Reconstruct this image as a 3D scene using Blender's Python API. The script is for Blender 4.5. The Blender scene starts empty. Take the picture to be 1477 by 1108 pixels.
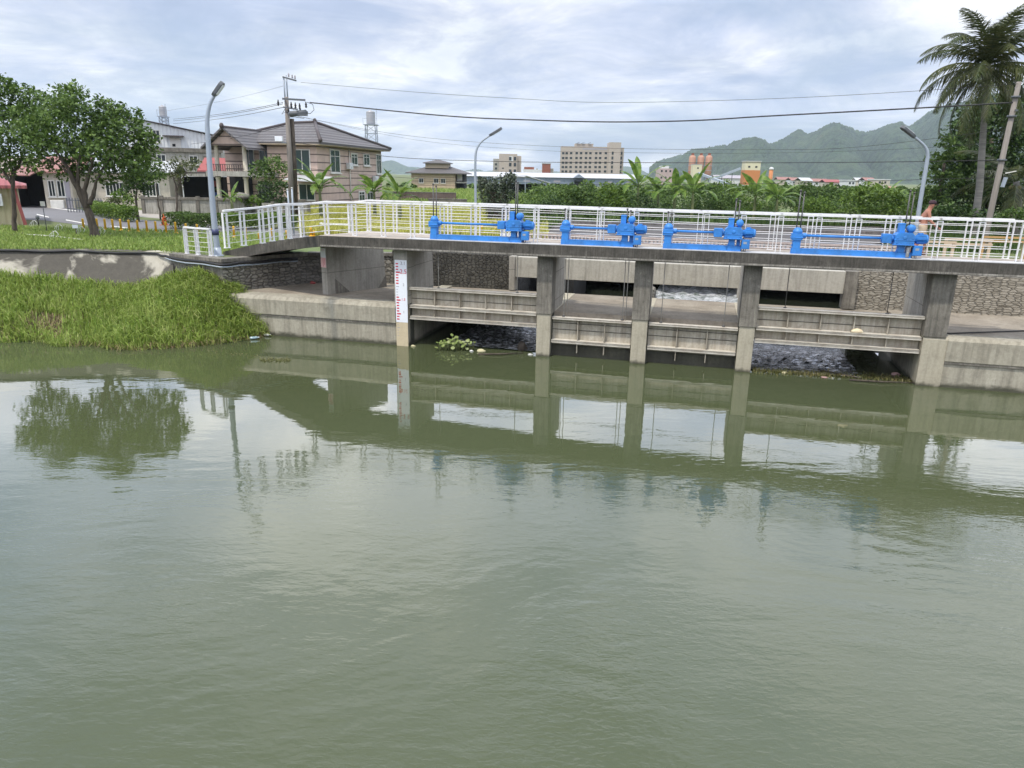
import bpy, bmesh, math, random
import numpy as np
from mathutils import Vector, Matrix
from mathutils.geometry import tessellate_polygon
R=math.radians; rnd=random.Random(7); nr=np.random.default_rng(11)
S=bpy.context.scene; C=S.collection
# ------------------------------------------------------------------ camera model (photo pixels 1477x1108)
F=1048.; PIT=R(16); ROL=R(1.03); H=5.5
def ray(x,y):
    u=(x-738.5)/F; v=-(y-554)/F
    c,s=math.cos(ROL),math.sin(ROL); u,v=u*c-v*s,u*s+v*c
    cp,sp=math.cos(PIT),math.sin(PIT)
    return Vector((u,cp+v*sp,-sp+v*cp))
def atz(x,y,z):
    d=ray(x,y); t=(z-H)/d.z; return Vector((d.x*t,d.y*t,z))
def atY(x,y,Y):
    d=ray(x,y); t=Y/d.y; return Vector((d.x*t,Y,H+d.z*t))
cam=bpy.data.objects.new('camera',bpy.data.cameras.new('camera')); C.objects.link(cam)
cam.data.sensor_width=36; cam.data.lens=36*F/1477; cam.data.clip_end=20000; cam.data.clip_start=.1
cam.matrix_world=Matrix.Translation((0,0,H))@Matrix.Rotation(R(90)-PIT,4,'X')@Matrix.Rotation(ROL,4,'Z')
S.camera=cam
# bridge frame: s along the sluice, n away from the camera
TH=R(-14.136); BD=Vector((math.cos(TH),math.sin(TH),0)); BN=Vector((-BD.y,BD.x,0)); BA=Vector((-3.87,23.63,0))
def B(s,n,z=0): return BA+BD*s+BN*n+Vector((0,0,z))
# ------------------------------------------------------------------ mesh builder
class MB:
    def __init__(self): self.v=[]; self.f=[]; self.sm=[]
    def add(self,vs,fs,smooth=False):
        o=len(self.v); self.v+= [tuple(p) for p in vs]
        for f in fs: self.f.append(tuple(i+o for i in f)); self.sm.append(smooth)
    def box(self,x0,x1,y0,y1,z0,z1,M=None):
        vs=[Vector(p) for p in ((x0,y0,z0),(x1,y0,z0),(x1,y1,z0),(x0,y1,z0),(x0,y0,z1),(x1,y0,z1),(x1,y1,z1),(x0,y1,z1))]
        if M is not None: vs=[M@p for p in vs]
        self.add(vs,[(3,2,1,0),(4,5,6,7),(0,1,5,4),(1,2,6,5),(2,3,7,6),(3,0,4,7)]); return self
    def bar(self,p,q,w,h,up=(0,0,1)):
        p=Vector(p);q=Vector(q);d=(q-p);L=d.length
        if L<1e-6: return self
        d/=L; a=d.cross(Vector(up))
        if a.length<1e-4: a=d.cross(Vector((0,1,0)))
        a.normalize(); b=a.cross(d)
        vs=[p+a*sx*w/2+b*sy*h/2 for sx,sy in ((-1,-1),(1,-1),(1,1),(-1,1))]+[q+a*sx*w/2+b*sy*h/2 for sx,sy in ((-1,-1),(1,-1),(1,1),(-1,1))]
        self.add(vs,[(0,1,2,3),(7,6,5,4),(0,4,5,1),(1,5,6,2),(2,6,7,3),(3,7,4,0)]); return self
    def tube(self,pts,r,seg=8,caps=True):
        pts=[Vector(p) for p in pts]; n=len(pts)
        rs=r if isinstance(r,(list,tuple)) else [r]*n
        vs=[];fs=[]; a=None
        for i,p in enumerate(pts):
            d=(pts[min(i+1,n-1)]-pts[max(i-1,0)]); d.normalize()
            if a is None:
                a=d.cross(Vector((0,0,1)))
                if a.length<1e-3: a=d.cross(Vector((0,1,0)))
            else: a=a-d*a.dot(d)
            a.normalize(); b=d.cross(a)
            for k in range(seg):
                t=2*math.pi*k/seg; vs.append(p+(a*math.cos(t)+b*math.sin(t))*rs[i])
        for i in range(n-1):
            for k in range(seg):
                k2=(k+1)%seg; fs.append((i*seg+k,i*seg+k2,(i+1)*seg+k2,(i+1)*seg+k))
        if caps: fs.append(tuple(range(seg-1,-1,-1))); fs.append(tuple((n-1)*seg+k for k in range(seg)))
        self.add(vs,fs,True); return self
    def lathe(self,prof,c=(0,0,0),seg=16,axis=(0,0,1)):
        c=Vector(c);q=Vector((0,0,1)).rotation_difference(Vector(axis)); vs=[];fs=[];n=len(prof)
        for r,z in prof:
            for k in range(seg):
                t=2*math.pi*k/seg; vs.append(c+q@Vector((r*math.cos(t),r*math.sin(t),z)))
        for i in range(n-1):
            for k in range(seg):
                k2=(k+1)%seg; fs.append((i*seg+k,i*seg+k2,(i+1)*seg+k2,(i+1)*seg+k))
        fs.append(tuple(range(seg-1,-1,-1))); fs.append(tuple((n-1)*seg+k for k in range(seg)))
        self.add(vs,fs,True); return self
    def prism(self,poly,vec):
        p=[Vector(q) for q in poly]; vec=Vector(vec); n=len(p)
        tris=tessellate_polygon([p]); vs=p+[q+vec for q in p]
        nrm=Vector((0,0,0))
        for i in range(n): nrm+=p[i].cross(p[(i+1)%n])
        fl=nrm.dot(vec)>0
        fs=[]
        for t in tris:
            a,b,c=t; tn=(p[b]-p[a]).cross(p[c]-p[a])
            if tn.dot(vec)>0: a,c=c,a
            fs.append((a,b,c)); fs.append((c+n,b+n,a+n))
        for i in range(n):
            j=(i+1)%n; fs.append((i,j,j+n,i+n) if fl else (j,i,i+n,j+n))
        self.add(vs,fs); return self
    def quad(self,*p): self.add(p,[tuple(range(len(p)))]); return self
    def strip(self,A,Bp,smooth=False):
        n=len(A); self.add(list(A)+list(Bp),[(i,i+1,n+i+1,n+i) for i in range(n-1)],smooth); return self
    def move(self,off):
        off=Vector(off); self.v=[tuple(Vector(p)+off) for p in self.v]; return self
    def xf(self,M): self.v=[tuple(M@Vector(p)) for p in self.v]; return self
    def mesh(self,name,m):
        me=bpy.data.meshes.new(name); me.from_pydata(self.v,[],self.f)
        me.polygons.foreach_set('use_smooth',self.sm); me.update()
        if m: me.materials.append(m)
        return me
    def build(self,name,m,parent=None,bevel=0,loc=None):
        me=self.mesh(name,m); o=bpy.data.objects.new(name,me); C.objects.link(o)
        if parent: o.parent=parent
        if loc is not None: o.location=loc
        if bevel:
            b=o.modifiers.new('b','BEVEL'); b.width=bevel; b.segments=2; b.limit_method='ANGLE'
        return o
def npmesh(name,v,loops,starts,totals,m,smooth=False):
    me=bpy.data.meshes.new(name); nv=len(v)
    me.vertices.add(nv); me.vertices.foreach_set('co',np.asarray(v,np.float32).ravel())
    me.loops.add(len(loops)); me.loops.foreach_set('vertex_index',np.asarray(loops,np.int32))
    me.polygons.add(len(starts)); me.polygons.foreach_set('loop_start',np.asarray(starts,np.int32)); me.polygons.foreach_set('loop_total',np.asarray(totals,np.int32))
    me.update(calc_edges=True); me.validate()
    if m: me.materials.append(m)
    return me
def link(name,me,parent=None,loc=None):
    o=bpy.data.objects.new(name,me); C.objects.link(o)
    if parent: o.parent=parent
    if loc is not None: o.location=loc
    return o
def tag(o,label=None,cat=None,group=None,kind=None):
    if label: o['label']=label
    if cat: o['category']=cat
    if group: o['group']=group
    if kind: o['kind']=kind
    return o
def thing(name,label,cat,loc=(0,0,0),rz=0,group=None):
    o=bpy.data.objects.new(name,None); C.objects.link(o); o.location=loc; o.rotation_euler=(0,0,rz); o.empty_display_size=.2
    return tag(o,label,cat,group)
def struct(o): o['kind']='structure'; return o
def dup(root,loc=None,rz=None,label=None,scale=None):
    r=root.copy(); C.objects.link(r)
    if loc is not None: r.location=loc
    if rz is not None: r.rotation_euler=(0,0,rz)
    if scale is not None: r.scale=(scale,)*3 if not hasattr(scale,'__len__') else scale
    if label: r['label']=label
    for ch in list(root.children):
        c=ch.copy(); C.objects.link(c); c.parent=r
        for g in list(ch.children):
            d=g.copy(); C.objects.link(d); d.parent=c
    return r
def text_mesh(mb,body,size,M,ext=.002):
    cu=bpy.data.curves.new('t','FONT'); cu.body=body; cu.size=size; cu.extrude=ext; cu.resolution_u=3
    o=bpy.data.objects.new('t',cu); C.objects.link(o); dg=bpy.context.evaluated_depsgraph_get()
    me=bpy.data.meshes.new_from_object(o.evaluated_get(dg))
    mb.add([M@v.co for v in me.vertices],[tuple(p.vertices) for p in me.polygons])
    bpy.data.objects.remove(o); bpy.data.curves.remove(cu); bpy.data.meshes.remove(me)
# ------------------------------------------------------------------ materials
class NT:
    def __init__(s,name):
        s.m=bpy.data.materials.new(name); s.m.use_nodes=True; s.t=s.m.node_tree; s.n=s.t.nodes; s.n.clear()
        s.out=s.n.new('ShaderNodeOutputMaterial'); s.p=s.n.new('ShaderNodeBsdfPrincipled'); s.l(s.p.outputs[0],s.out.inputs[0])
    def l(s,a,b): s.t.links.new(a,b)
    def coord(s,kind='Object',scale=(1,1,1),rot=(0,0,0)):
        c=s.n.new('ShaderNodeTexCoord'); m=s.n.new('ShaderNodeMapping'); m.inputs['Scale'].default_value=scale; m.inputs['Rotation'].default_value=rot
        s.l(c.outputs[kind],m.inputs[0]); return m.outputs[0]
    def noise(s,vec,scale=5,detail=5,rough=.6,dist=0):
        t=s.n.new('ShaderNodeTexNoise'); t.inputs['Scale'].default_value=scale; t.inputs['Detail'].default_value=detail; t.inputs['Roughness'].default_value=rough; t.inputs['Distortion'].default_value=dist
        if vec is not None: s.l(vec,t.inputs['Vector'])
        return t.outputs['Fac']
    def ramp(s,fac,stops,interp='LINEAR'):
        r=s.n.new('ShaderNodeValToRGB'); e=r.color_ramp.elements; r.color_ramp.interpolation=interp
        while len(e)<len(stops): e.new(.5)
        for el,(p,c) in zip(e,stops):
            el.position=p; el.color=(*c,1) if hasattr(c,'__len__') else (c,c,c,1)
        s.l(fac,r.inputs[0]); return r.outputs[0]
    def mix(s,fac,a,b,mode='MIX'):
        x=s.n.new('ShaderNodeMix'); x.data_type='RGBA'; x.blend_type=mode
        for v,i in ((fac,0),(a,6),(b,7)):
            if hasattr(v,'is_linked'): s.l(v,x.inputs[i])
            elif i==0: x.inputs[0].default_value=v
            else: x.inputs[i].default_value=(*v,1)
        return x.outputs[2]
    def math(s,op,a,b=0,clamp=False):
        x=s.n.new('ShaderNodeMath'); x.operation=op; x.use_clamp=clamp
        for v,i in ((a,0),(b,1)):
            if hasattr(v,'is_linked'): s.l(v,x.inputs[i])
            else: x.inputs[i].default_value=v
        return x.outputs[0]
    def bump(s,h,strength=.3,dist=.02,normal=None):
        b=s.n.new('ShaderNodeBump'); b.inputs['Strength'].default_value=strength; b.inputs['Distance'].default_value=dist; s.l(h,b.inputs['Height'])
        if normal is not None: s.l(normal,b.inputs['Normal'])
        s.l(b.outputs[0],s.p.inputs['Normal']); return b.outputs[0]
    def set(s,col=None,rough=None,metal=None):
        for v,k in ((col,'Base Color'),(rough,'Roughness'),(metal,'Metallic')):
            if v is None: continue
            if hasattr(v,'is_linked'): s.l(v,s.p.inputs[k])
            elif k=='Base Color': s.p.inputs[k].default_value=(*v,1)
            else: s.p.inputs[k].default_value=v
        return s.m
def concrete(name,c1,c2,dark=(.03,.028,.022),stain=.5,streak=True,scale=1.,moss=None,tide=None,joint=None):
    t=NT(name); o=t.coord('Object')
    big=t.noise(o,.9*scale,6,.62,.3); fine=t.noise(o,14*scale,6,.7)
    col=t.mix(t.ramp(big,[(.3,0.),(.72,1.)]),c1,c2)
    col=t.mix(t.ramp(fine,[(.35,0.),(.75,.45)]),col,tuple(x*.55 for x in c1))
    if streak:
        sv=t.coord('Object',(5*scale,5*scale,.35*scale)); st=t.noise(sv,1.6,5,.65,.2)
        col=t.mix(t.ramp(st,[(.5-.18*stain,0.),(.82-.12*stain,.85*min(1,stain+.2))]),col,dark)
    med=t.noise(o,3.1*scale,7,.72,.4); col=t.mix(t.ramp(med,[(.52,0.),(.70,.30+.4*stain)]),col,tuple(x*.42 for x in c1)); col=t.mix(t.ramp(med,[(.28,.45),(.40,0.)]),col,tuple(min(1,x*1.25) for x in c2))
    if tide is not None or joint:
        sp=t.n.new('ShaderNodeSeparateXYZ'); t.l(o,sp.inputs[0])
        if tide is not None:
            zz=t.math('ADD',sp.outputs[2],t.math('MULTIPLY',t.math('SUBTRACT',med,.5),.35)); col=t.mix(t.ramp(zz,[(max(0,tide-.05),.88),(tide+.07,0.)]),col,(.035,.036,.02))
        if joint:
            j=t.math('LESS_THAN',t.math('FRACT',t.math('DIVIDE',t.math('ADD',sp.outputs[2],.13),joint)),.022); col=t.mix(t.math('MULTIPLY',j,.55),col,dark)
    if moss:
        mo=t.noise(o,2.3*scale,5,.7); col=t.mix(t.ramp(mo,[(.5,0.),(.75,.6)]),col,moss)
    t.bump(fine,.35,.02); return t.set(col,.9)
def paint(name,c,rough=.45,dirt=(.1,.08,.06),amt=.35,metal=0):
    t=NT(name); o=t.coord('Object'); a=t.noise(o,3,6,.7); b=t.noise(o,30,3,.6)
    col=t.mix(t.ramp(a,[(.42,0.),(.85,amt)]),c,dirt); col=t.mix(t.ramp(b,[(.5,0.),(.9,amt*.6)]),col,tuple(x*.6 for x in c))
    return t.set(col,rough,metal)
def leafmat(name,cols,trans=.25,rough=.55):
    t=NT(name); g=t.n.new('ShaderNodeNewGeometry'); n=len(cols)
    col=t.ramp(g.outputs['Random Per Island'],[(i/(n-1),c) for i,c in enumerate(cols)])
    o=t.coord('Object'); cl=t.noise(o,.8,3,.5); col=t.mix(t.ramp(cl,[(.35,0.),(.7,.35)]),col,tuple(x*1.25 for x in cols[-1]))
    t.set(col,rough); t.p.inputs['Specular IOR Level'].default_value=.3
    tr=t.n.new('ShaderNodeBsdfTranslucent'); t.l(col,tr.inputs[0]); mx=t.n.new('ShaderNodeMixShader'); mx.inputs[0].default_value=trans
    t.l(t.p.outputs[0],mx.inputs[1]); t.l(tr.outputs[0],mx.inputs[2]); t.l(mx.outputs[0],t.out.inputs[0]); return t.m
def stone(name,c1,c2,mortar,scale=(2.2,2.2,4.2),bs=.8,dark=.4):
    t=NT(name); o=t.coord('Object',scale); w=t.noise(o,1.5,3,.5)
    add=t.n.new('ShaderNodeVectorMath'); add.operation='ADD'
    sc=t.n.new('ShaderNodeVectorMath'); sc.operation='SCALE'; sc.inputs['Scale'].default_value=.35
    nt=t.n.new('ShaderNodeTexNoise'); nt.inputs['Scale'].default_value=1.3; t.l(o,nt.inputs['Vector']); t.l(nt.outputs['Color'],sc.inputs[0]); t.l(o,add.inputs[0]); t.l(sc.outputs[0],add.inputs[1])
    v=t.n.new('ShaderNodeTexVoronoi'); v.feature='DISTANCE_TO_EDGE'; v.inputs['Scale'].default_value=1; v.inputs['Randomness'].default_value=.75; v.distance if 0 else None
    v2=t.n.new('ShaderNodeTexVoronoi'); v2.inputs['Scale'].default_value=1; v2.inputs['Randomness'].default_value=.75
    t.l(add.outputs[0],v.inputs['Vector']); t.l(add.outputs[0],v2.inputs['Vector'])
    sep=t.n.new('ShaderNodeSeparateColor'); t.l(v2.outputs['Color'],sep.inputs[0])
    fine=t.noise(t.coord('Object'),18,5,.7); big=t.noise(t.coord('Object',(1,1,.5)),.8,5,.6)
    col=t.mix(sep.outputs[0],c1,c2); col=t.mix(t.ramp(fine,[(.3,0.),(.8,.5)]),col,tuple(x*.5 for x in c1))
    col=t.mix(t.ramp(big,[(.45,0.),(.75,dark)]),col,mortar)
    edge=t.math('MULTIPLY',t.ramp(v.outputs['Distance'],[(.0,1.),(.06,0.)]),t.ramp(big,[(.3,.35),(.6,1.)])); col=t.mix(edge,col,mortar)
    hgt=t.math('ADD',t.ramp(v.outputs['Distance'],[(0.,0.),(.15,1.)]),t.math('MULTIPLY',fine,.35))
    t.bump(hgt,bs,.06); return t.set(col,.92)
M={}
M['conc']=concrete('concrete_grey',(.33,.31,.265),(.43,.405,.35),stain=.3,joint=.9)
M['conc_low']=concrete('concrete_silted',(.40,.36,.27),(.50,.46,.36),stain=.15,dark=(.10,.09,.06),tide=.06)
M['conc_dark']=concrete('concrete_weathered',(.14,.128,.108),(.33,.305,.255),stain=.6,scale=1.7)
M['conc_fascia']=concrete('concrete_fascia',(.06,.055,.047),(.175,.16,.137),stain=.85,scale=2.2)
M['conc_apron']=concrete('concrete_apron',(.34,.31,.24),(.46,.43,.345),stain=.42,dark=(.07,.062,.045),tide=.10)
M['conc_floor']=concrete('concrete_floor',(.22,.185,.14),(.40,.355,.285),streak=False,scale=.9)
M['conc_beam']=concrete('concrete_beam',(.40,.38,.32),(.50,.475,.41),stain=.3)
M['stone']=stone('stone_masonry',(.20,.185,.155),(.38,.355,.30),(.055,.05,.04),(4.4,4.4,8.5),bs=1.)
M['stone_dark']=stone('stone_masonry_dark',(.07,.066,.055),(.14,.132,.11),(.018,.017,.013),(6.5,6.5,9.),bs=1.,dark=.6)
M['stone_pale']=stone('stone_masonry_pale',(.30,.27,.215),(.47,.43,.355),(.17,.155,.125),(4.6,4.6,14.),bs=1.,dark=.25)
M['gate']=concrete('gate_steel',(.40,.365,.29),(.55,.51,.425),stain=.55,dark=(.13,.085,.05),scale=.9)
M['gate_flange']=paint('gate_flange',(.60,.565,.49),.6,(.20,.13,.07),.75)
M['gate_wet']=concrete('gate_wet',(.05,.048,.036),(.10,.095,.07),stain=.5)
M['white']=paint('white_rail',(.80,.80,.80),.45,(.42,.36,.29),.4)
M['blue']=paint('blue_paint',(.038,.235,.66),.5,(.03,.085,.19),.85)
M['black']=paint('black_rubber',(.015,.015,.016),.6,(.05,.05,.05),.3)
M['rod_pale']=paint('rod_galvanised',(.36,.35,.33),.5,(.2,.14,.09),.6); M['rod']=paint('rod_steel',(.10,.10,.10),.45,(.06,.04,.03),.6,.4)
M['galv']=paint('galvanised',(.34,.39,.45),.45,(.25,.24,.22),.3,.15)
M['galv_dark']=paint('lamp_dark',(.10,.11,.12),.5,(.05,.05,.05),.3)
M['signwhite']=paint('sign_white',(.80,.83,.88),.5,(.5,.48,.45),.2)
M['signtan']=paint('sign_silted',(.58,.49,.33),.7,(.35,.28,.18),.5)
M['signpink']=paint('sign_pink',(.80,.50,.50),.5,(.7,.45,.4),.4)
M['red']=paint('red_paint',(.60,.03,.06),.5,(.4,.1,.1),.4)
M['grey']=paint('grey_paint',(.35,.33,.36),.6,(.25,.2,.2),.3)
# ------------------------------------------------------------------ the sluice, in bridge coordinates
def bthing(name,label,cat,s,n,z,group=None): return thing(name,label,cat,B(s,n,z),TH,group)
ZD=3.47
# piers
PL=['pale concrete pier carrying the striped water gauge board','weathered dark concrete pier between the raised left gate and a closed gate',
    'middle weathered concrete pier between the two closed gates','dark streaked concrete pier between a closed gate and the raised right gate']
PS=[(0,.43),(4.75,5.19),(7.72,8.18),(10.84,11.28)]
for i,(a,b) in enumerate(PS):
    w=b-a; t=bthing('sluice_pier',PL[i],'pier',a,0,0)
    if i: MB().box(0,w,0,4.5,-1.6,1.36).build('footing',M['conc_low'],t,.012)
    else: MB().box(0,w,0,4.5,-1.6,1.40).build('footing',M['conc_apron'],t,.012)
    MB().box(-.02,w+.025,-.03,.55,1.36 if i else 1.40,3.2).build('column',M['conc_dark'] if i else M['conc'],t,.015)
    rear=(2.5,2.4,1.9,3.0)[i]
    wl=MB(); wl.prism([(.03,.55,1.30),(.03,rear-.45,1.30),(.03,rear,1.65),(.03,rear-.1,3.2),(.03,.55,3.2)],(w-.06,0,0)); wl.build('wall',M['conc'],t)
    # gate groove guides
    for sx in ((0,) if i==3 else (1,) if i==0 else (0,1)):
        x=w+.012 if sx else -.012
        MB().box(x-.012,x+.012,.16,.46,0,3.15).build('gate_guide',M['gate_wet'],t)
# right block with its column
t=bthing('sluice_pier','thick dark concrete pier on the right concrete block beside the stone wall','pier',15.74,0,1.42)
col=MB(); v=[(-.02,-.02),(.56,-.02),(.56,.5),(-.02,.5)]
col.prism([(x+.0,y,-.02) for x,y in v],(0,0,1.8)); col.build('column',M['conc_dark'],t,.02)
MB().box(-.03,.25,.5,2.4,-.02,1.78).build('wall',M['conc'],t)
MB().box(-.005,.03,.5,.8,0,1.78).build('gate_guide',M['gate_wet'],t)
# wing pier (skewed)
t=thing('wing_pier','skewed pale concrete pier carrying the red and white notice','pier',B(-3.22,1.08,1.36),TH+R(-23.5))
t.rotation_euler=(0,0,TH+R(-24))
MB().box(0,.30,0,.34,0,1.86).build('column',M['conc'],t,.012)
wl=MB(); wl.prism([(.015,.34,0),(.015,2.75,0),(.015,2.7,.35),(.015,2.6,1.86),(.015,.34,1.86)],(.27,0,0)); wl.build('wall',M['conc'],t)
MB().prism([(.286,.34,0),(.286,1.0,0),(.286,.34,.55)],(.02,0,0)).build('fillet',M['conc_dark'],t)
MB().prism([(.286,2.735,0),(.286,2.3,0),(.286,2.70,.45)],(.02,0,0)).build('fillet',M['conc_dark'],t)
# aprons
t=bthing('concrete_apron','long grey concrete apron block at the foot of the left stone wall','apron',-6.3,0,0)
fw=MB(); fw.prism([(0,.02,-1.6),(0,.02,.70),(0,-.035,.76),(0,-.04,1.26),(0,.05,1.38),(0,.6,1.39),(0,.6,-1.6)],(6.30,0,0)); fw.build('front_wall',M['conc_apron'],t)
MB().box(0,6.3,-.012,.03,.68,.735).build('groove',M['conc_dark'],t)
MB().prism([(0,.6,1.385),(6.3,.6,1.385),(6.3,4.3,1.37),(1.2,4.3,1.37)],(0,0,-.4)).build('slab',M['conc_floor'],t)
t=bthing('concrete_apron','pale concrete apron block with a stepped lip at the right edge','apron',15.74,0,0)
fw=MB(); fw.prism([(.0,.0,-1.6),(.0,.0,1.34),(.0,.05,1.42),(.0,.6,1.43),(.0,.6,-1.6)],(.62,0,0)); fw.build('corner_block',M['conc_low'],t)
fw=MB(); fw.prism([(.62,.03,-1.6),(.62,.03,.70),(.62,-.025,.76),(.62,-.03,1.33),(.62,.05,1.42),(.62,.6,1.43),(.62,.6,-1.6)],(16,0,0)); fw.build('front_wall',M['conc_apron'],t)
MB().box(.62,16.6,-.012,.03,.68,.735).build('groove',M['conc_dark'],t)
MB().prism([(0,.6,1.425),(16.6,.6,1.425),(16.6,4.6,1.44),(0,4.6,1.40)],(0,0,-.4)).build('slab',M['conc_floor'],t)
MB().box(0,.4,.6,4.6,-1.6,1.0).build('side_wall',M['conc_apron'],t)
t=bthing('culvert_roof','brown stained concrete floor slabs behind the four gates','slab',.43,.5,1.2)
for a,b in ((.43,4.75),(5.19,7.72),(8.18,10.84),(11.28,15.74)):
    MB().box(a-.43+.004,b-.43-.004,0,4.0,-.08,.15).build('slab',M['conc_floor'],t)
    MB().box(a-.43+.006,b-.43-.006,-.04,.06,-.1,.19).build('lip',M['conc_floor'],t)
# gates
GL=['raised pale steel sluice gate beside the gauge pier with water rushing under it','closed pale steel sluice gate left of the middle pier','closed pale steel sluice gate right of the middle pier','raised pale steel sluice gate on the right with a foam scrap on its ledge']
GS=[(.43,4.75),(5.19,7.72),(8.18,10.84),(11.28,15.74)]
for i,(a,b) in enumerate(GS):
    up=i in (0,3); w=b-a; z0=.94 if up else .06; z1=1.94 if up else 1.27
    t=bthing('sluice_gate',GL[i],'sluice gate',a,0,z0); h=z1-z0
    if up: MB().box(.02,w-.02,.30,.34,.02,h).build('skin_plate',M['gate'],t)
    else:
        MB().box(.02,w-.02,.30,.34,.32,h).build('skin_plate',M['gate'],t)
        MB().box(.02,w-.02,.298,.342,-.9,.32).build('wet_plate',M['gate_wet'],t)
    def flange(z,d,th): MB().box(.03,w-.03,.30-d,.30,z-th/2,z+th/2).box(.03,w-.03,.30-d,.30-d+.014,z-th/2-.03,z+th/2+.005).build('flange',M['gate_flange'],t)
    if up: flange(h-.015,.24,.04); flange(.40,.25,.06); flange(.03,.25,.07)
    else: flange(h-.015,.22,.035); flange(.46,.22,.06)
    zz=[(.075,.36),(.44,h-.05)] if up else [(.10,.43),(.5,h-.05)]
    nr_=5 if up else 3
    for k in range(1,nr_):
        x=w*k/nr_
        for lo,hi in zz: MB().box(x-.012,x+.012,.12 if hi<.5 else .15,.30,lo,hi).build('stiffener',M['gate'],t)
    for zc in ((h*.62,) if up else (h*.66,h*.83)): MB().box(.03,w-.03,.285,.30,zc-.008,zc+.008).build('seam',M['gate_wet'],t)
o=MB().lathe([(.0,0),(.16,.01),(.13,.07),(.05,.11),(0,.12)],(0,0,0),7).build('foam_scrap',paint('foam_tan',(.72,.62,.42),.9,(.4,.3,.2),.4),loc=B(14.05,.16,1.375)); o.scale=(1.2,.6,1)
tag(o,'tan foam scrap lying on the ledge of the raised right gate','scrap')
# footbridge deck
t=bthing('footbridge','weathered concrete footbridge deck with a sloping left ramp','footbridge',0,0,ZD)
cx,cn=-2.45,-.4; du=Vector((-.92,.39,0)); LR=5.6; dz=-.93
def rampz(L): return dz*(L/LR)-.12*math.sin(math.pi*L/LR)*-.6
Anear=[(cx,-.4)]; 
xs=[-2.45]+[x for x in np.linspace(-1,24,26)]
fas=MB(); edge=[(-2.45,-.4),(-1.9,2.1),(-.5,2.02),(4.6,1.62),(8,1.1),(12,.98),(24.5,1.0),(24.5,-.4)]
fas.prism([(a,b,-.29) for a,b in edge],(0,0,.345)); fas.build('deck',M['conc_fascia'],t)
MB().box(-2.4,24.4,-.404,-.38,-.275,-.225).build('spalled_edge',concrete('concrete_spalled',(.20,.185,.16),(.48,.45,.40),stain=.8,scale=3.,dark=(.08,.075,.06)),t)
MB().prism([(a,b,.059) for a,b in edge],(0,0,.006)).build('walkway',concrete('walkway',(.36,.31,.26),(.48,.43,.37),streak=False),t)
MB().box(.6,18.2,-.405,.02,.064,.085).build('kerb',concrete('kerb_pale',(.5,.5,.5),(.62,.62,.63),streak=False),t)
rp=MB(); N=9; top_n=[];top_f=[];bn=[];bf=[]
for k in range(N):
    L=LR*k/(N-1); p=Vector((cx,-.4,0))+du*L; q=Vector((-1.9,2.1,0))+du*(L+.35*k/(N-1)); z=rampz(L)
    top_n.append((p.x,p.y,z+.06)); top_f.append((q.x,q.y,z+.05)); bn.append((p.x,p.y,z-.30)); bf.append((q.x,q.y,z-.30))
rp.strip(top_n,top_f); rp.strip(bn,top_n); rp.strip(bf,bn); rp.strip(top_f,bf)
rp.quad(top_n[-1],top_f[-1],bf[-1],bn[-1])
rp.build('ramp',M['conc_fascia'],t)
# railings
def railing(label,base,topz=1.07,cap=(.10,.05),nrails=5,pair=.13,edge=.0,flat=None):
    """base: list of (s,n,z) post feet in bridge coordinates"""
    o=base[0]; t=bthing('railing',label,'railing',*o)
    L=[Vector(p)-Vector(o) for p in base]
    for i,p in enumerate(L):
        d=(L[min(i+1,len(L)-1)]-L[max(i-1,0)]); d.z=0; d.normalize(); q=Vector((-d.y,d.x,0))
        mb=MB()
        jl=d*rnd.uniform(-.012,.012)+q*rnd.uniform(-.008,.008)
        for sg in (-1,1):
            c=p+d*(pair/2*sg)
            mb.bar(c,c+jl+Vector((0,0,topz-.06)),.016,.085,q)
        mb.box(-.09,.09,-.05,.05,0,.015,Matrix.Translation(p)@Matrix(((d.x,q.x,0,0),(d.y,q.y,0,0),(0,0,1,0),(0,0,0,1))))
        mb.bar(p+Vector((0,0,topz-.075)),p+Vector((0,0,topz-.05)),.05,pair+.016,d)
        mb.build('post',M['white'],t)
    mb=MB()
    for i in range(len(L)-1):
        a=L[i]+Vector((0,0,topz)); b=L[i+1]+Vector((0,0,topz)); e=(b-a).normalized()*.03
        mb.bar(a-e,b+e,cap[0],cap[1])
    mb.build('top_rail',M['white'],t)
    for k in range(nrails):
        z=.13+(topz-.28)*k/(nrails-1)
        mb=MB(); mb.tube([p+Vector((0,0,z)) for p in L],.0085,6); mb.build('rail',M['white'],t)
    return t
def bn_(x,y,z):
    q=atz(x,y,z)-BA; return q.dot(BD),q.dot(BN)
zr=ZD+.07
nearL=[]
for x,y in ((327.8,358),(352,354.5),(379,351),(406,346)):
    # slide along the ray until the point lies on the ramp surface
    lo=None
    for z in np.linspace(3.5,2.5,201):
        s,n=bn_(x,y,z); L=(Vector((s,n,0))-Vector((cx,-.4,0))).dot(du)
        if L>0 and ZD+.06+rampz(min(L,7))>=z: lo=(s,n,float(z)); break
    nearL.append(lo)
near=[p for p in nearL if p]+[(-3.3,.10,ZD-.06),(-2.35,.02,zr)]+[(-2.35+k*1.0,.0,zr) for k in range(1,21)]
railing('white railing along the near side of the footbridge behind the blue hoists',near,1.05)
farL=[]
for x,y in ((393,348),(418,344.5),(444,340.5)):
    for z in np.linspace(3.5,2.5,201):
        s,n=bn_(x,y,z); L=(Vector((s,n,0))-Vector((cx,-.4,0))).dot(du)
        if L>0 and ZD+.05+rampz(min(L,7))>=z: farL.append((s,n,float(z))); break
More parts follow.
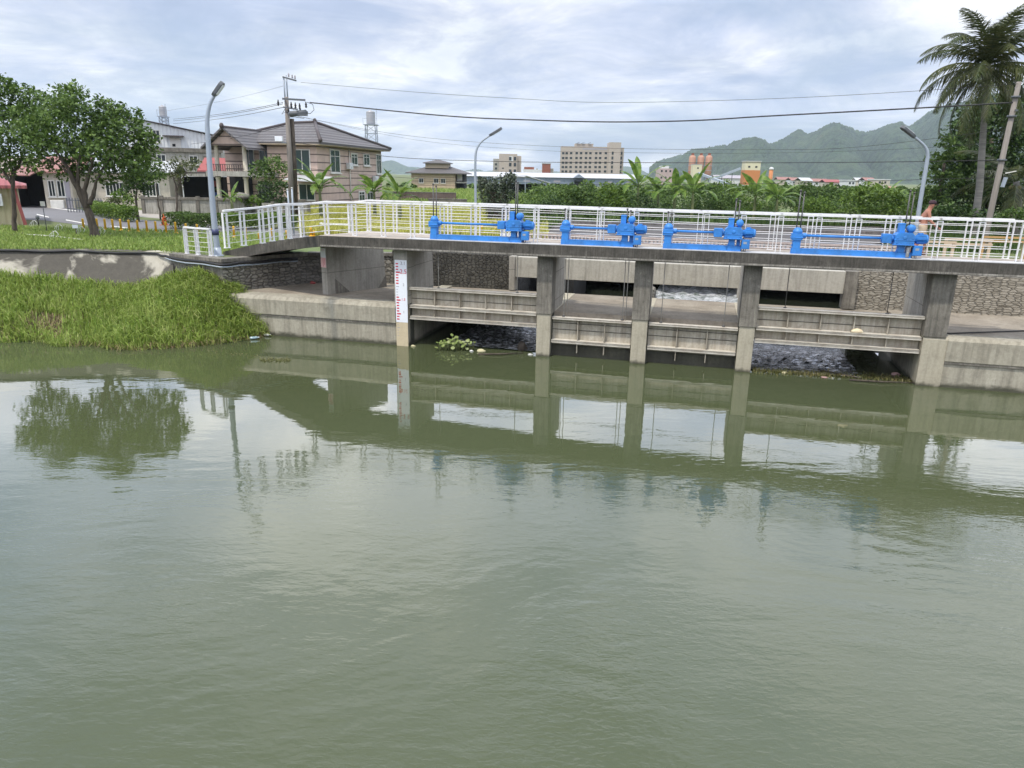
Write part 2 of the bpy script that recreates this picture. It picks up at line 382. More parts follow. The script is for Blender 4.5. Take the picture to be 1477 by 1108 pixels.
far=farL+[(-2.6,2.2,zr-.10),(-1.75,1.92,zr)]+[(-1.75+k*1.02,float(np.interp(-1.75+k*1.02,[-1.75,4.6,8,12,24],[1.92,1.42,.92,.80,.82])),zr) for k in range(1,20)]
railing('white railing along the far side of the footbridge',far,1.05)
sm=[tuple(bn_(x,y,2.55))+(2.55,) for x,y in ((270,366),(286,368),(305,369.5))]
railing('short separate white railing on the grass left of the lamp',sm,.95,nrails=5)
# hoists
HL=['blue gate hoist with twin tall screw rods above the raised left gate','short blue gate hoist above the closed gate left of the middle pier','short blue gate hoist above the closed gate right of the middle pier','long blue gate hoist nearest the walking man']
HP=[(1.45,4.08,5.18,5.33,1.9),(5.6,7.43,4.55,4.6,1.25),(8.6,10.44,4.55,4.95,1.25),(12.1,14.82,5.22,5.27,1.9)]
for i,(sb,sm_,rt1,rt2,zg) in enumerate(HP):
    t=bthing('gate_hoist',HL[i],'gate hoist',sb,-.16,ZD+.06); m=sm_-sb; z=0
    b=MB(); b.box(-.12,m+.22,-.10,-.085,0,.17).box(-.12,m+.22,-.10,.12,.155,.17).box(-.12,m+.22,.105,.12,0,.17); b.build('base_beam',M['blue'],t,.004)
    b=MB(); b.box(-.10,.10,-.11,.11,.0,.40).box(-.13,.13,-.13,.13,0,.03)
    for zc in (.1,.22): b.box(-.125,-.10,-.06,.06,zc,zc+.05)
    b.build('bearing_post',M['blue'],t,.006)
    b=MB(); b.box(-.15,.14,-.14,.14,.40,.57).lathe([(.13,.57),(.13,.64),(.09,.70),(.05,.73)],(0,0,0),14).lathe([(.07,0),(.07,.09),(.05,.1)],(.14,0,.52),12,(1,0,0)); b.box(-.165,.155,-.155,.155,.455,.475); b.build('bearing_head',M['blue'],t,.008)
    MB().tube([(.15,0,.52),(m-.5,0,.52)],.034,10).build('drive_shaft',M['blue'],t)
    b=MB(); b.box(m-.57,m-.34,-.11,.11,.40,.64).box(m-.585,m-.57,-.07,.07,.45,.59); b.build('coupling_box',M['blue'],t,.01)
    b=MB(); b.lathe([(.07,0),(.07,.03),(.095,.03),(.095,.06),(.06,.06),(.06,.1)],(m-.36,0,.52),12,(1,0,0))
    b.prism([(m-.28,-.2,.38),(m+.2,-.2,.38),(m+.2,-.2,.62),(m+.13,-.2,.69),(m-.21,-.2,.69),(m-.28,-.2,.62)],(0,.4,0))
    b.box(m-.30,m+.22,-.22,.22,.36,.385).box(m-.29,m+.21,-.21,.21,.485,.505)
    b.lathe([(.05,0),(.05,.015)],(m-.04,-.2,.56),10,(0,-1,0))
    for q in range(6): b.lathe([(.014,0),(.014,.022)],(m-.25+q*.084,-.195,.505),6); b.lathe([(.014,0),(.014,.022)],(m-.25+q*.084,-.195,.385),6)
    for q in range(4): b.lathe([(.016,0),(.016,.02)],(m-.23+.38*(q%2),-.2,.43+.12*(q//2)),6,(0,-1,0))
    b.build('gearbox',M['blue'],t,.008)
    b=MB(); b.box(m-.20,m-.05,-.1,.1,.69,.93).box(m-.21,m-.04,-.11,.11,.9,.915); b.build('rod_cover',M['blue'],t,.008)
    b=MB(); b.lathe([(.05,-.12),(.10,-.1),(.10,.1),(.05,.12)],(m+.11,0,.80),14,(0,1,0)); b.box(m+.06,m+.16,-.06,.06,.68,.75); b.build('dial',M['blue'],t)
    b=MB(); b.lathe([(.06,0),(.09,.02),(.09,.06),(.115,.06),(.115,.30),(.12,.30),(.12,.33),(.08,.36),(.03,.36)],(m+.2,-.02,.53),16,(1,0,0))
    for k in range(8):
        a=k*math.pi/4; b.bar((m+.28,-.02+.12*math.cos(a),.53+.12*math.sin(a)),(m+.48,-.02+.12*math.cos(a),.53+.12*math.sin(a)),.012,.02)
    b.box(m+.3,m+.42,-.06,.03,.62,.69)
    b.build('motor',M['blue'],t)
    b=MB(); b.box(m+.20,m+.42,-.2,-.04,.10,.36).box(m+.215,m+.405,-.206,-.2,.115,.345); b.build('control_box',M['blue'],t,.006); MB().box(m+.25,m+.34,-.2085,-.2065,.24,.30).build('name_plate',M['galv'],t)
    b=MB(); b.box(m-.15,m+.02,-.09,.09,.0,.36).box(m-.19,m+.20,-.13,.13,0,.04).box(m+.07,m+.17,-.02,.12,.04,.36); b.prism([(m-.23,-.06,.04),(m-.15,-.06,.04),(m-.15,-.06,.25)],(0,.12,0)); b.box(m-.2,m-.16,-.1,.1,.04,.16); b.build('pedestal',M['blue'],t,.006)
    for dx,dy in ((0,0),(.05,.05)):
        pts=[(m+.27+dx,-.12+dy,.10),(m+.27+dx,-.13,.03),(m+.22,-.16+dy,.02),(m+.2,-.1,.06),(m+.24-dx,-.06,.12),(m+.20,.02,.3),(m+.26,.0,.42)]
        MB().tube(pts,.012,6).build('cable',M['black'],t)
    if i==3: MB().tube([(m+.10,-.1,.05),(m+.10,-.1,.34)],.045,10).build('pipe_sleeve',paint('sleeve',(.5,.5,.48),.5),t)
    for (x,top) in ((0,rt1),(m-.0,rt2)):
        for k,dx in enumerate((0,.10)):
            if i==0 and k and x>0: dx=.06
            o=MB().tube([(x+dx-.04,.42,zg-ZD-.06),(x+dx-.04,.42,-.38)],.011,8).build('lifting_rod',M['rod_pale'] if i in (0,1,2) else M['rod'],t) if k==0 or i in(1,) else None
            zt=top-ZD-.06-(.05*k)
            mb=MB().tube([(x+dx-.04,.02,.6),(x+dx-.04,.02,zt)],.017,8); mb.lathe([(.026,0),(.026,.05)],(x+dx-.04,.02,zt),8); mb.build('lifting_rod',M['rod'],t)
        MB().lathe([(.05,0),(.05,.06),(.03,.07)],(x-.04,.42,zg-ZD-.06),10).build('rod_anchor',M['rod'],t)
# gauge board
t=bthing('gauge_board','tall white water gauge board with red marks and a silted lower end','gauge board',.03,-.042,.02)
MB().box(0,.41,-.012,.0,.78,2.81).build('panel',M['signwhite'],t); MB().box(0,.41,-.012,.0,-.3,.776).build('silted_panel',M['signtan'],t)
mk=MB(); mg=MB()
for k in range(32):
    z=.36+.0905*k-.02
    if z>2.76: break
    big=(k%5==3); L=.14 if big else .085; faint=z<.8 or 1.62<z<2.0
    (mg if faint else mk).box(.035,.035+L*(1 if not faint else .7),-.016,-.012,z-.022 if not big else z-.026,z+(.018 if not faint else -.008))
mk.build('red_mark',M['red'],t); mg.build('grey_mark',M['grey'],t)
def lab(txt,x,z,size,m,name):
    mb=MB(); text_mesh(mb,txt,size,Matrix.Translation((x,-.014,z))@Matrix.Rotation(R(90),4,'X'),.002); return mb.build(name,m,t)
lab('3.1',.19,2.66,.15,M['grey'],'number'); lab('2.5',.17,2.38,.20,M['red'],'number'); lab('2',.26,1.98,.12,M['grey'],'number'); lab('1.5',.2,1.5,.12,M['red'],'number'); lab('1',.25,1.08,.12,M['grey'],'number')
# notice on the wing pier
t=thing('warning_sign','red and white notice fixed to the skewed concrete pier','notice',B(-3.22,1.08,2.32),TH+R(-24))
MB().box(.02,.285,-.02,-.004,.34,.66).build('white_panel',M['signwhite'],t); MB().box(.02,.285,-.02,-.004,0,.336).build('red_panel',M['signpink'],t)
mb=MB()
for cx_,n_ in ((.225,5),(.15,7)):
    for k in range(n_):
        z=.30-k*.042; 
        for dz_ in (0,-.011,-.022): mb.box(cx_-.018,cx_+.018,-.024,-.02,z+dz_-.003,z+dz_+.001)
        mb.box(cx_-.003,cx_+.003,-.024,-.02,z-.026,z+.006)
for k in range(4): mb.box(.06,.24,-.024,-.02,.62-k*.03,.624-k*.03) if k<2 else None
mb.build('red_lettering',M['red'],t)
# lintel / road bridge behind
M['shadestone']=stone('shade_stone',(.02,.019,.017),(.045,.042,.036),(.008,.008,.007),(2,2,3))  # near-black stone: the darkness beneath the road bridge is put into its colour
t=bthing('lintel_beam','pale concrete lintel beam on thin columns behind the closed gates','beam',2.75,4.3,1.38)
MB().box(.2,11.55,0,.4,.5,1.24).build('beam',M['conc_beam'],t,.01)
MB().box(-.02,.2,-.06,.4,0,1.26).build('column',M['conc'],t,.01)
MB().box(11.55,11.95,-.04,.45,.0,1.26).build('column',M['conc_dark'],t,.01)
t=bthing('road_bridge','low road bridge with a blocky pinkish parapet beyond the sluice','bridge',2.75,12.5,0)
MB().box(-1.5,16,.0,5.2,1.85,2.555).build('deck',M['conc_dark'],t)
MB().box(8.6,9.0,.3,4.6,-1.3,1.85).build('pier',M['conc'],t)
MB().box(-1.4,15.9,4.9,5.2,-1.3,1.84).build('abutment',M['shadestone'],t); MB().box(4.3,4.7,.3,4.8,-1.3,1.84).build('pier',M['shadestone'],t)
MB().box(4.6,5.0,-1.4,-.61,-1.3,.75).build('rubble',M['stone'],t,.15)
MB().box(.0,1.65,-3.6,-.01,-1,1.86).build('blackout_box',paint('shade_black',(.012,.012,.011),.9),t)  # added black box; its colour stands for the shade in the left slot
bl=MB(); pk=concrete('parapet_pink',(.42,.34,.30),(.55,.46,.42),streak=False)
for k in range(98):
    x=-1.4+k*.18; bl.box(x,x+.095+.02*math.sin(k*2.7),.1,.24,2.59,2.79)
bl.build('parapet_block',pk,t)['kind']='stuff'
MB().box(-1.5,16,.08,.26,2.56,2.59).box(-1.5,16,.08,.26,2.79,2.86).build('parapet_rail',pk,t)
# stone walls
def wall(name,label,pts,z0,z1,m,th=.3,cap=None,parts=True,cat='wall'):
    """pts bridge coords; each segment own mesh with local x along wall so the stone pattern follows it"""
    t=bthing(name,label,cat,pts[0][0],pts[0][1],z0)
    P=[Vector((s-pts[0][0],n-pts[0][1],0)) for s,n in pts]
    for i in range(len(P)-1):
        d=P[i+1]-P[i]; L=d.length; a=math.atan2(d.y,d.x); mm=m[i] if isinstance(m,list) else m
        o=MB().box(0,L,0,th,-1.5,z1-z0).build('stone_face',mm,t); o.location=P[i]; o.rotation_euler=(0,0,a)
        if cap: 
            o=MB().box(-.02,L+.02,-.05,th+.1,0,cap).build('coping',M['conc_dark'],t); o.location=P[i]+Vector((0,0,z1-z0+.002+.001*i)); o.rotation_euler=(0,0,a)
    return t
wall('stone_wall','grey stone wing wall with a concrete coping and black pipe left of the bridge',[(-9.3,1.05),(-6.55,.2),(-5.0,3.3),(-2.0,4.42)],1.36,2.42,[M['conc_dark'],M['stone'],M['stone']],cap=.12)
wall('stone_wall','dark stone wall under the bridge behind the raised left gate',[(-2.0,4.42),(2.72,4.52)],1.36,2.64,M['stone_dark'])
wall('stone_wall','pale stone wall of stacked blocks on the right under the footbridge',[(14.72,4.5),(32,4.7)],1.4,2.64,M['stone_pale'])
# ------------------------------------------------------------------ sky, sun, haze
SUN_EL,SUN_AZ=64,218     # azimuth clockwise from +Y: behind the camera, a little to the left
w=bpy.data.worlds.new('World'); S.world=w; w.use_nodes=True; nt=w.node_tree; nt.nodes.clear()
def wn(t): return nt.nodes.new(t)
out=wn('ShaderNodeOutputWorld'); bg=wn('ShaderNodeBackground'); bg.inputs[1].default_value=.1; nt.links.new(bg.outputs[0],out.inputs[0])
sky=wn('ShaderNodeTexSky'); sky.sky_type='NISHITA'; sky.sun_disc=False; sky.sun_elevation=R(SUN_EL); sky.sun_rotation=R(SUN_AZ); sky.air_density=1.2; sky.dust_density=2.5
tc=wn('ShaderNodeTexCoord'); sep=wn('ShaderNodeSeparateXYZ'); nt.links.new(tc.outputs['Generated'],sep.inputs[0])
def wm(op,a,b=0):
    x=wn('ShaderNodeMath'); x.operation=op
    for v,i in ((a,0),(b,1)):
        if hasattr(v,'is_linked'): nt.links.new(v,x.inputs[i])
        else: x.inputs[i].default_value=v
    return x.outputs[0]
zc=wm('ADD',wm('MAXIMUM',sep.outputs[2],0.),.16)
cmb=wn('ShaderNodeCombineXYZ'); nt.links.new(wm('DIVIDE',sep.outputs[0],zc),cmb.inputs[0]); nt.links.new(wm('DIVIDE',sep.outputs[1],zc),cmb.inputs[1])
def wnoise(scale,detail,rough,dist,off):
    mp=wn('ShaderNodeMapping'); mp.inputs['Location'].default_value=off; nt.links.new(cmb.outputs[0],mp.inputs[0])
    n=wn('ShaderNodeTexNoise'); n.inputs['Scale'].default_value=scale; n.inputs['Detail'].default_value=detail; n.inputs['Roughness'].default_value=rough; n.inputs['Distortion'].default_value=dist
    nt.links.new(mp.outputs[0],n.inputs['Vector']); return n.outputs['Fac']
def wramp(f,stops):
    r=wn('ShaderNodeValToRGB'); e=r.color_ramp.elements
    while len(e)<len(stops): e.new(.5)
    for el,(p,c) in zip(e,stops): el.position=p; el.color=(*c,1) if hasattr(c,'__len__') else (c,c,c,1)
    nt.links.new(f,r.inputs[0]); return r.outputs[0]
def wmix(f,a,b):
    x=wn('ShaderNodeMix'); x.data_type='RGBA'
    for v,i in ((f,0),(a,6),(b,7)):
        if hasattr(v,'is_linked'): nt.links.new(v,x.inputs[i])
        elif i==0: x.inputs[0].default_value=v
        else: x.inputs[i].default_value=(*v,1)
    return x.outputs[2]
n1=wnoise(.55,8,.58,.6,(3.1,1.7,0)); n2=wnoise(1.35,9,.62,.5,(7.4,2.2,0)); n3=wnoise(.9,7,.55,1.2,(1.3,9.1,0))
shade=wramp(n2,[(.37,(5.2,5.9,7.9)),(.46,(6.8,7.2,8.8)),(.54,(8.4,8.5,9.5)),(.62,(10.8,10.7,10.9))])
dark=wramp(n3,[(.42,(1.06,1.06,1.06)),(.62,(.78,.82,.87))])
mm=wn('ShaderNodeMix'); mm.data_type='RGBA'; mm.blend_type='MULTIPLY'; mm.inputs[0].default_value=1; nt.links.new(shade,mm.inputs[6]); nt.links.new(dark,mm.inputs[7])
cover=wramp(n1,[(.36,.3),(.50,.85),(.60,1.)])
blue=wmix(.55,sky.outputs[0],(3.6,4.9,7.8))
skyc=wmix(cover,blue,mm.outputs[2])
n4=wnoise(.95,6,.55,.8,(5.3,3.3,0)); hi=wramp(sep.outputs[2],[(.30,0.),(.45,1.)]); dk=wramp(n4,[(.44,(1.15,1.15,1.13)),(.56,(.50,.55,.60))])
hm=wn('ShaderNodeMix'); hm.data_type='RGBA'; hm.blend_type='MULTIPLY'; nt.links.new(hi,hm.inputs[0]); nt.links.new(skyc,hm.inputs[6]); nt.links.new(dk,hm.inputs[7]); skyc=hm.outputs[2]
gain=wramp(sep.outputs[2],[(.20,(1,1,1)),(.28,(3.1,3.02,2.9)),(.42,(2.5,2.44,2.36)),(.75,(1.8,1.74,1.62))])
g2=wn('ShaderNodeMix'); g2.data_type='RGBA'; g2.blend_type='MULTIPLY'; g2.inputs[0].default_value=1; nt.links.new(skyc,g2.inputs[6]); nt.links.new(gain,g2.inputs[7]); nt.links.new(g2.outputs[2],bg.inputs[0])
sun=bpy.data.objects.new('sun',bpy.data.lights.new('sun','SUN')); C.objects.link(sun)
sun.data.energy=3.2; sun.data.angle=R(3); sun.data.color=(1,.94,.84)
az=R(SUN_AZ); el=R(SUN_EL); sd=Vector((math.sin(az)*math.cos(el),math.cos(az)*math.cos(el),math.sin(el)))
sun.rotation_euler=sd.to_track_quat('Z','Y').to_euler()
S.view_settings.view_transform='Standard'; S.view_settings.look='None'; S.view_settings.exposure=0.08; S.view_settings.gamma=1
S.cycles.max_bounces=8; S.cycles.transparent_max_bounces=8; S.cycles.volume_bounces=1; S.cycles.caustics_reflective=False; S.cycles.caustics_refractive=False
S.cycles.use_denoising=True
# ------------------------------------------------------------------ water
t=NT('pool_water'); g=t.coord('Object')
far=t.noise(t.coord('Object',(.05,.05,1)),1.,3,.5,.4); patch=t.ramp(t.noise(t.coord('Object',(.16,.26,1),(0,0,R(18))),1.,4,.55,1.0),[(.40,.16),(.60,1.)])
r1=t.noise(t.coord('Object',(.8,2.0,1),(0,0,R(-20))),1.,1.5,.5,.6); r2=t.noise(t.coord('Object',(1.7,3.6,1),(0,0,R(20))),1.,1.5,.5,.4); r3=t.noise(t.coord('Object',(.5,1.1,1),(0,0,R(10))),1.,2,.5)
h=t.math('ADD',t.math('MULTIPLY',t.math('ADD',r1,t.math('MULTIPLY',r2,.45)),patch),t.math('ADD',t.math('MULTIPLY',r3,.35),t.math('MULTIPLY',t.noise(t.coord('Object',(4.,9.5,1),(0,0,R(-8))),1.,2,.5,.5),.20)))
sy=t.n.new('ShaderNodeSeparateXYZ'); t.l(t.coord('Object'),sy.inputs[0]); calm=t.math('MINIMUM',t.math('MAXIMUM',t.math('DIVIDE',t.math('SUBTRACT',17.,sy.outputs[1]),10.),.17),1.)
nearf=t.math('MINIMUM',t.math('MAXIMUM',t.math('DIVIDE',t.math('SUBTRACT',15.,sy.outputs[1]),8.),0.),1.)
r5=t.noise(t.coord('Object',(8.,17.,1),(0,0,R(14))),1.,2,.5,.6); h=t.math('ADD',t.math('MULTIPLY',h,calm),t.math('MULTIPLY',t.math('MULTIPLY',r5,patch),t.math('MULTIPLY',nearf,.36)))
t.bump(h,.30,.05)
deep=t.mix(t.ramp(far,[(.3,0.),(.7,1.)]),(.062,.074,.030),(.072,.087,.048))
t.set(deep,.012); t.p.inputs['IOR'].default_value=1.6; t.p.inputs['Specular IOR Level'].default_value=.5; M['water']=t.m
def flat(name,poly,z,m,kind='structure'):
    p=[Vector((a[0],a[1],z)) for a in poly]; tr=tessellate_polygon([p]); me=bpy.data.meshes.new(name)
    fs=[]
    for a,b,c in tr:
        if (p[b]-p[a]).cross(p[c]-p[a]).z<0: a,c=c,a
        fs.append((a,b,c))
    me.from_pydata([tuple(q) for q in p],[],fs); me.materials.append(m); o=link(name,me); o['kind']=kind; return o
flat('water',[B(-60,-60),B(70,-60),B(70,3),B(15.5,3),B(15.5,4.55),B(.2,4.55),B(.2,2),B(-60,6)],0.,M['water'])
t=NT('rushing_water'); a=t.noise(t.coord('Object',(2.0,5.,1),(0,0,R(-10))),1.2,4,.6,.9); b=t.noise(t.coord('Object',(7,13,1)),1.,3,.6)
f=t.ramp(t.math('ADD',t.math('MULTIPLY',a,.6),t.math('MULTIPLY',b,.5)),[(.54,0.),(.66,.85)])
t.set(t.mix(f,(.05,.055,.05),(.85,.87,.92)),.06); t.p.inputs['IOR'].default_value=1.7; t.bump(t.math('ADD',a,t.math('MULTIPLY',b,.4)),.55,.10); M['rush']=t.m
t=NT('foam_water'); a=t.noise(t.coord('Object',(1.2,3.2,1)),1.2,7,.7,.8)
f=t.ramp(a,[(.36,0.),(.56,1.)]); t.set(t.mix(f,(.16,.20,.17),(.88,.90,.92)),.5); t.bump(a,1.,.5); M['foam']=t.m
def wavy(name,s0,s1,n0,n1,z,m,amp,res):
    ns=max(2,int((s1-s0)/res)); nn=max(2,int((n1-n0)/res)); vs=[];fs=[]
    for j in range(nn+1):
        for i in range(ns+1):
            s=s0+(s1-s0)*i/ns; n=n0+(n1-n0)*j/nn
            edge=min(1,(n-n0)/.8+.0)
            k=amp*edge*(math.sin(s*5+n*9+math.sin(n*4)*2)+.6*math.sin(s*11-n*17+1)+.5*math.sin(s*23+n*5)+rnd.uniform(-.7,.7))
            vs.append(B(s,n,z+k))
    for j in range(nn):
        for i in range(ns): q=j*(ns+1)+i; fs.append((q,q+1,q+ns+2,q+ns+1))
    me=bpy.data.meshes.new(name); me.from_pydata([tuple(v) for v in vs],[],fs); me.polygons.foreach_set('use_smooth',[True]*len(fs)); me.materials.append(m); o=link(name,me); o['kind']='structure'; return o
wavy('rushing_water',1.55,4.74,.55,4.5,.03,M['rush'],.018,.1); wavy('rushing_water',11.3,14.4,.35,4.5,.03,M['rush'],.018,.1)
wavy('rapids',7.7,11.6,4.6,18.5,.28,M['foam'],.07,.2)
t=NT('canal_water'); t.set((.02,.024,.016),.08); t.bump(t.noise(t.coord('Object',(3,3,1)),1.,3),.3,.03)
wavy('canal_water',2.6,7.75,4.6,18.5,.24,t.m,.015,.3); wavy('canal_water',11.55,18.2,4.6,18.5,.24,t.m,.015,.3)
# ------------------------------------------------------------------ ground
t=NT('ground_earth'); g=t.coord('Object'); a=t.noise(g,.15,6,.6); b=t.noise(g,3,6,.7)
t.set(t.mix(t.ramp(a,[(.35,0.),(.65,1.)]),t.mix(b,(.08,.12,.03),(.14,.19,.06)),t.mix(b,(.10,.10,.045),(.15,.16,.06))),.95); t.bump(b,.6,.06); M['earth']=t.m
WL=[Vector((-60,21,0)),Vector((-30,25.2,0)),Vector((-18.9,27.2,0)),Vector((-16.4,27.7,0)),Vector((-13.3,27.5,0)),B(-9.3,1.25),B(-6.6,.45),B(-5.1,3.45),B(-2,4.6),B(2.72,4.75),B(2.4,9.2),B(2.4,18),B(5,60),B(15,60),B(18.4,18),B(16.35,9.2),B(14.9,4.7),B(32,4.9),Vector((60,12,0)),Vector((3500,12,0)),Vector((3500,4900,0)),Vector((-3500,4900,0)),Vector((-3500,21,0))]
GZ=2.5
o=flat('ground',WL,GZ,M['earth'])
# the drop to the canal behind the bridge
cb=MB(); cl=[B(2.72,4.75),B(2.4,9.2),B(2.4,18),B(5,60),B(15,60),B(18.4,18),B(16.35,9.2),B(14.9,4.7)]
cb.strip([p+Vector((0,0,-1)) for p in cl],[p+Vector((0,0,GZ-.004)) for p in cl]); struct(cb.build('canal_bank',M['shadestone']))
cp=MB(); A_=[B(2.4,18.2),B(9,18),B(18.4,18.2)]; cp.strip([p+Vector((0,0,-.5)) for p in A_],[p+BN*3+Vector((0,0,2.2)) for p in A_]); struct(cp.build('canal_bank',M['shadestone']))
# revetment left: sloping concrete slabs
t=NT('revetment'); g=t.coord('Object'); a=t.noise(g,.45,5,.6,.5); b=t.noise(g,6,6,.7)
t.set(t.mix(t.ramp(a,[(.5,0.),(.56,1.)]),t.mix(b,(.055,.05,.042),(.12,.11,.09)),t.mix(b,(.30,.28,.22),(.50,.47,.40))),.95); t.bump(b,.4,.03); M['revet']=t.m
rv=MB(); top=[WL[0],WL[1],WL[2],WL[3],WL[4],B(-9.3,1.2)]; A_=[p+Vector((0,0,GZ-.02)) for p in top]; B_=[p+Vector((.25,-.9,1.2)) for p in top]
rv.strip(B_,A_); rv.strip(A_,[p+Vector((0,.35,.06)) for p in A_]); o=rv.build('concrete_revetment',M['revet']); tag(o,'broken sloping concrete revetment between the lawn and the reedy bank','bank')
hp=[WL[1],WL[2],WL[3],WL[4]+Vector((-.1,0,0)),B(-9.3,1.0),B(-6.56,.13),B(-5.9,1.4),B(-5.06,3.2)]
hz_=[2.52,2.50,2.47,2.45,2.40,2.36,2.36,2.36]
pts2=[]
for i in range(len(hp)-1):
    for k in range(6):
        f=k/6; p=hp[i].lerp(hp[i+1],f); p.z=hz_[i]*(1-f)+hz_[i+1]*f+.02*math.sin(i*7+k*1.3); pts2.append(p+Vector((.02,-.07,0)))
o=MB().tube(pts2,.045,8).build('drain_hose',M['black']); tag(o,'black hose running along the bank top and the wing wall','hose')
o=MB().tube([p+Vector((0,-.02,-.085+.012*math.sin(i))) for i,p in enumerate(pts2[22:])],.026,6).build('drain_hose',M['galv']); tag(o,'thin grey pipe just under the black hose on the wing wall','pipe')
# grassy bank running down to the water
wat=[(-26,19.),(-20,21.2),(-16.6,22.9),(-15.5,23.2),(-14.5,22.5),(-13.5,22.8),(-12.6,22.3),(-11.9,22.3),(-10.8,22.7),(-9.7,23.3),(-8.9,24.1),(-8.35,25.1)]
inn=[(-30,24.4),(-21.,26.0),(-18.9,26.3),(-17.2,26.6),(-15.8,26.8),(-14.6,26.8),(-13.6,26.8),(-12.9,26.6),(-12.1,26.3),(-11.2,25.9),(-10.6,25.6),(-9.8,25.7)]
def lerp2(L,u):
    k=min(int(u),len(L)-2); f=u-k; return (L[k][0]*(1-f)+L[k+1][0]*f,L[k][1]*(1-f)+L[k+1][1]*f)
def bankz(u,v):
    e=.95+.55*math.sin(u*1.3+.5)*.3+.35*max(0,1-abs(u-8)/2.5)
    return -.08+ (1.5+.22*math.sin(u*.9)+.25*max(0,1-abs(u-9)/2))*(v**.85)*1.0 + .18*math.sin(u*2.7+v*5)*v*(1-v)
def bankp(u,v):
    a=lerp2(wat,u); b=lerp2(inn,u); return Vector((a[0]*(1-v)+b[0]*v,a[1]*(1-v)+b[1]*v,bankz(u,v)))
NU,NV=60,14; bm=MB(); vs=[bankp(11*i/NU*.9999,j/NV) for j in range(NV+1) for i in range(NU+1)]
bm.add(vs,[(j*(NU+1)+i,j*(NU+1)+i+1,(j+1)*(NU+1)+i+1,(j+1)*(NU+1)+i) for j in range(NV) for i in range(NU)],True)
t=NT('mud'); b=t.noise(t.coord('Object'),4,6,.7); t.set(t.mix(b,(.05,.06,.02),(.13,.12,.06)),.95); t.bump(b,.8,.08)
struct(bm.build('bank_ground',t.m))
def blades(name,P,hmin,hmax,wd,m,lean=.5,droop=.35,nseg=2):
    """grass: each blade a narrow bent strip"""
    n=len(P); P=np.asarray(P); h=nr.uniform(hmin,hmax,n); az=nr.uniform(0,2*np.pi,n); ln=nr.uniform(.1,lean,n)
    d=np.stack([np.cos(az),np.sin(az),np.zeros(n)],1); sd=np.stack([-np.sin(az+nr.normal(0,.6,n)),np.cos(az),np.zeros(n)],1)*(wd/2)
    mid=P+np.stack([np.zeros(n),np.zeros(n),h*.6],1)+d*(h*ln*.35)[:,None]; tip=P+np.stack([np.zeros(n),np.zeros(n),h*(1-droop*ln)],1)+d*(h*ln)[:,None]
    V=np.stack([P-sd,P+sd,mid+sd*.8,mid-sd*.8,tip],1).reshape(-1,3)
    base=np.arange(n)*5; lo=np.stack([base,base+1,base+2,base+3,base+3,base+2,base+4],1).ravel()
    st=np.stack([np.arange(n)*7,np.arange(n)*7+4],1).ravel(); to=np.tile([4,3],n)
    o=link(name,npmesh(name,V,lo,st,to,m)); o['kind']='stuff'; return o
M['reed']=leafmat('bank_reed',[(.11,.20,.03),(.22,.34,.05),(.33,.44,.09),(.27,.38,.07),(.42,.43,.17)],.3)
M['lawn']=leafmat('lawn_blade',[(.14,.23,.04),(.21,.31,.06),(.30,.36,.10)],.3)
M['reedy']=leafmat('bank_reed_yellow',[(.15,.23,.04),(.23,.32,.055),(.32,.37,.10),(.20,.30,.045)],.3); M['dead']=leafmat('dead_reed',[(.12,.085,.04),(.22,.165,.085),(.33,.27,.15)],.1)
pa,pb_,pd=[],[],[]
for k in range(34000):
    u=nr.uniform(.4,10.97); v=nr.uniform(0,1)**.8; x=math.sin(u*3.1+1)*math.sin(v*7+u*2)+.5*math.sin(u*7.3+v*11)+nr.normal(0,.25)
    low=(u<4.8 and .08<v<.42 and math.sin(u*2.2+.4)+nr.normal(0,.4)>.1)
    if low:
        if nr.random()<.55: pd.append((u,v))
        continue
    if u<4.6 and v<.1 and nr.random()<.35: continue
    if x<-.55: (pd if nr.random()<.45 else pb_).append((u,v))
    elif x<.1: pb_.append((u,v))
    else: pa.append((u,v))
P3=lambda L: [tuple(bankp(u,v)) for u,v in L]
ra=[q for q in pa if q[0]<5.8]; rb_=[q for q in pa if q[0]>=5.8]
blades('bank_grass',P3(ra),.15,.5,.030,M['reed'],1.1); blades('bank_grass',P3(rb_),.22,.62,.030,M['reed'],1.2,.5); blades('yellow_grass',P3(pb_),.15,.62,.028,M['reedy'],1.3,.5)
blades('dead_reed',P3(pd)+[tuple(bankp(nr.uniform(4.3,10.95),abs(nr.normal(0,.035)))+Vector((0,0,.02))) for k in range(900)],.08,.3,.018,M['dead'],1.8,.9)
blades('shore_weed',[tuple(bankp(nr.uniform(.5,10.9),abs(nr.normal(0,.10)))) for k in range(4200)],.08,.30,.03,M['reed'],1.5,.6)
# lawn strip along the bank top
pts=[]
for k in range(30000):
    x=nr.uniform(-10,420); y=nr.uniform(316,366); p=atz(x,y,GZ)
    s_=(p-BA).dot(BD); n_=(p-BA).dot(BN)
    wy=np.interp(p.x,[-60,-30,-18.9,-16.4,-13.3,-12.7,-10.2],[21,25.2,27.4,27.9,27.7,27.1,25.8])
    if p.y<wy or p.y>37.5-.12*(p.x+17) or (s_>-6.4 and n_<3.4+(-5-s_)*-.5): continue
    if s_>-6.9 and n_>1.0 and n_<5: continue
    pts.append((p.x,p.y,GZ))
blades('lawn_grass',pts,.06,.2,.035,M['lawn'],.7)
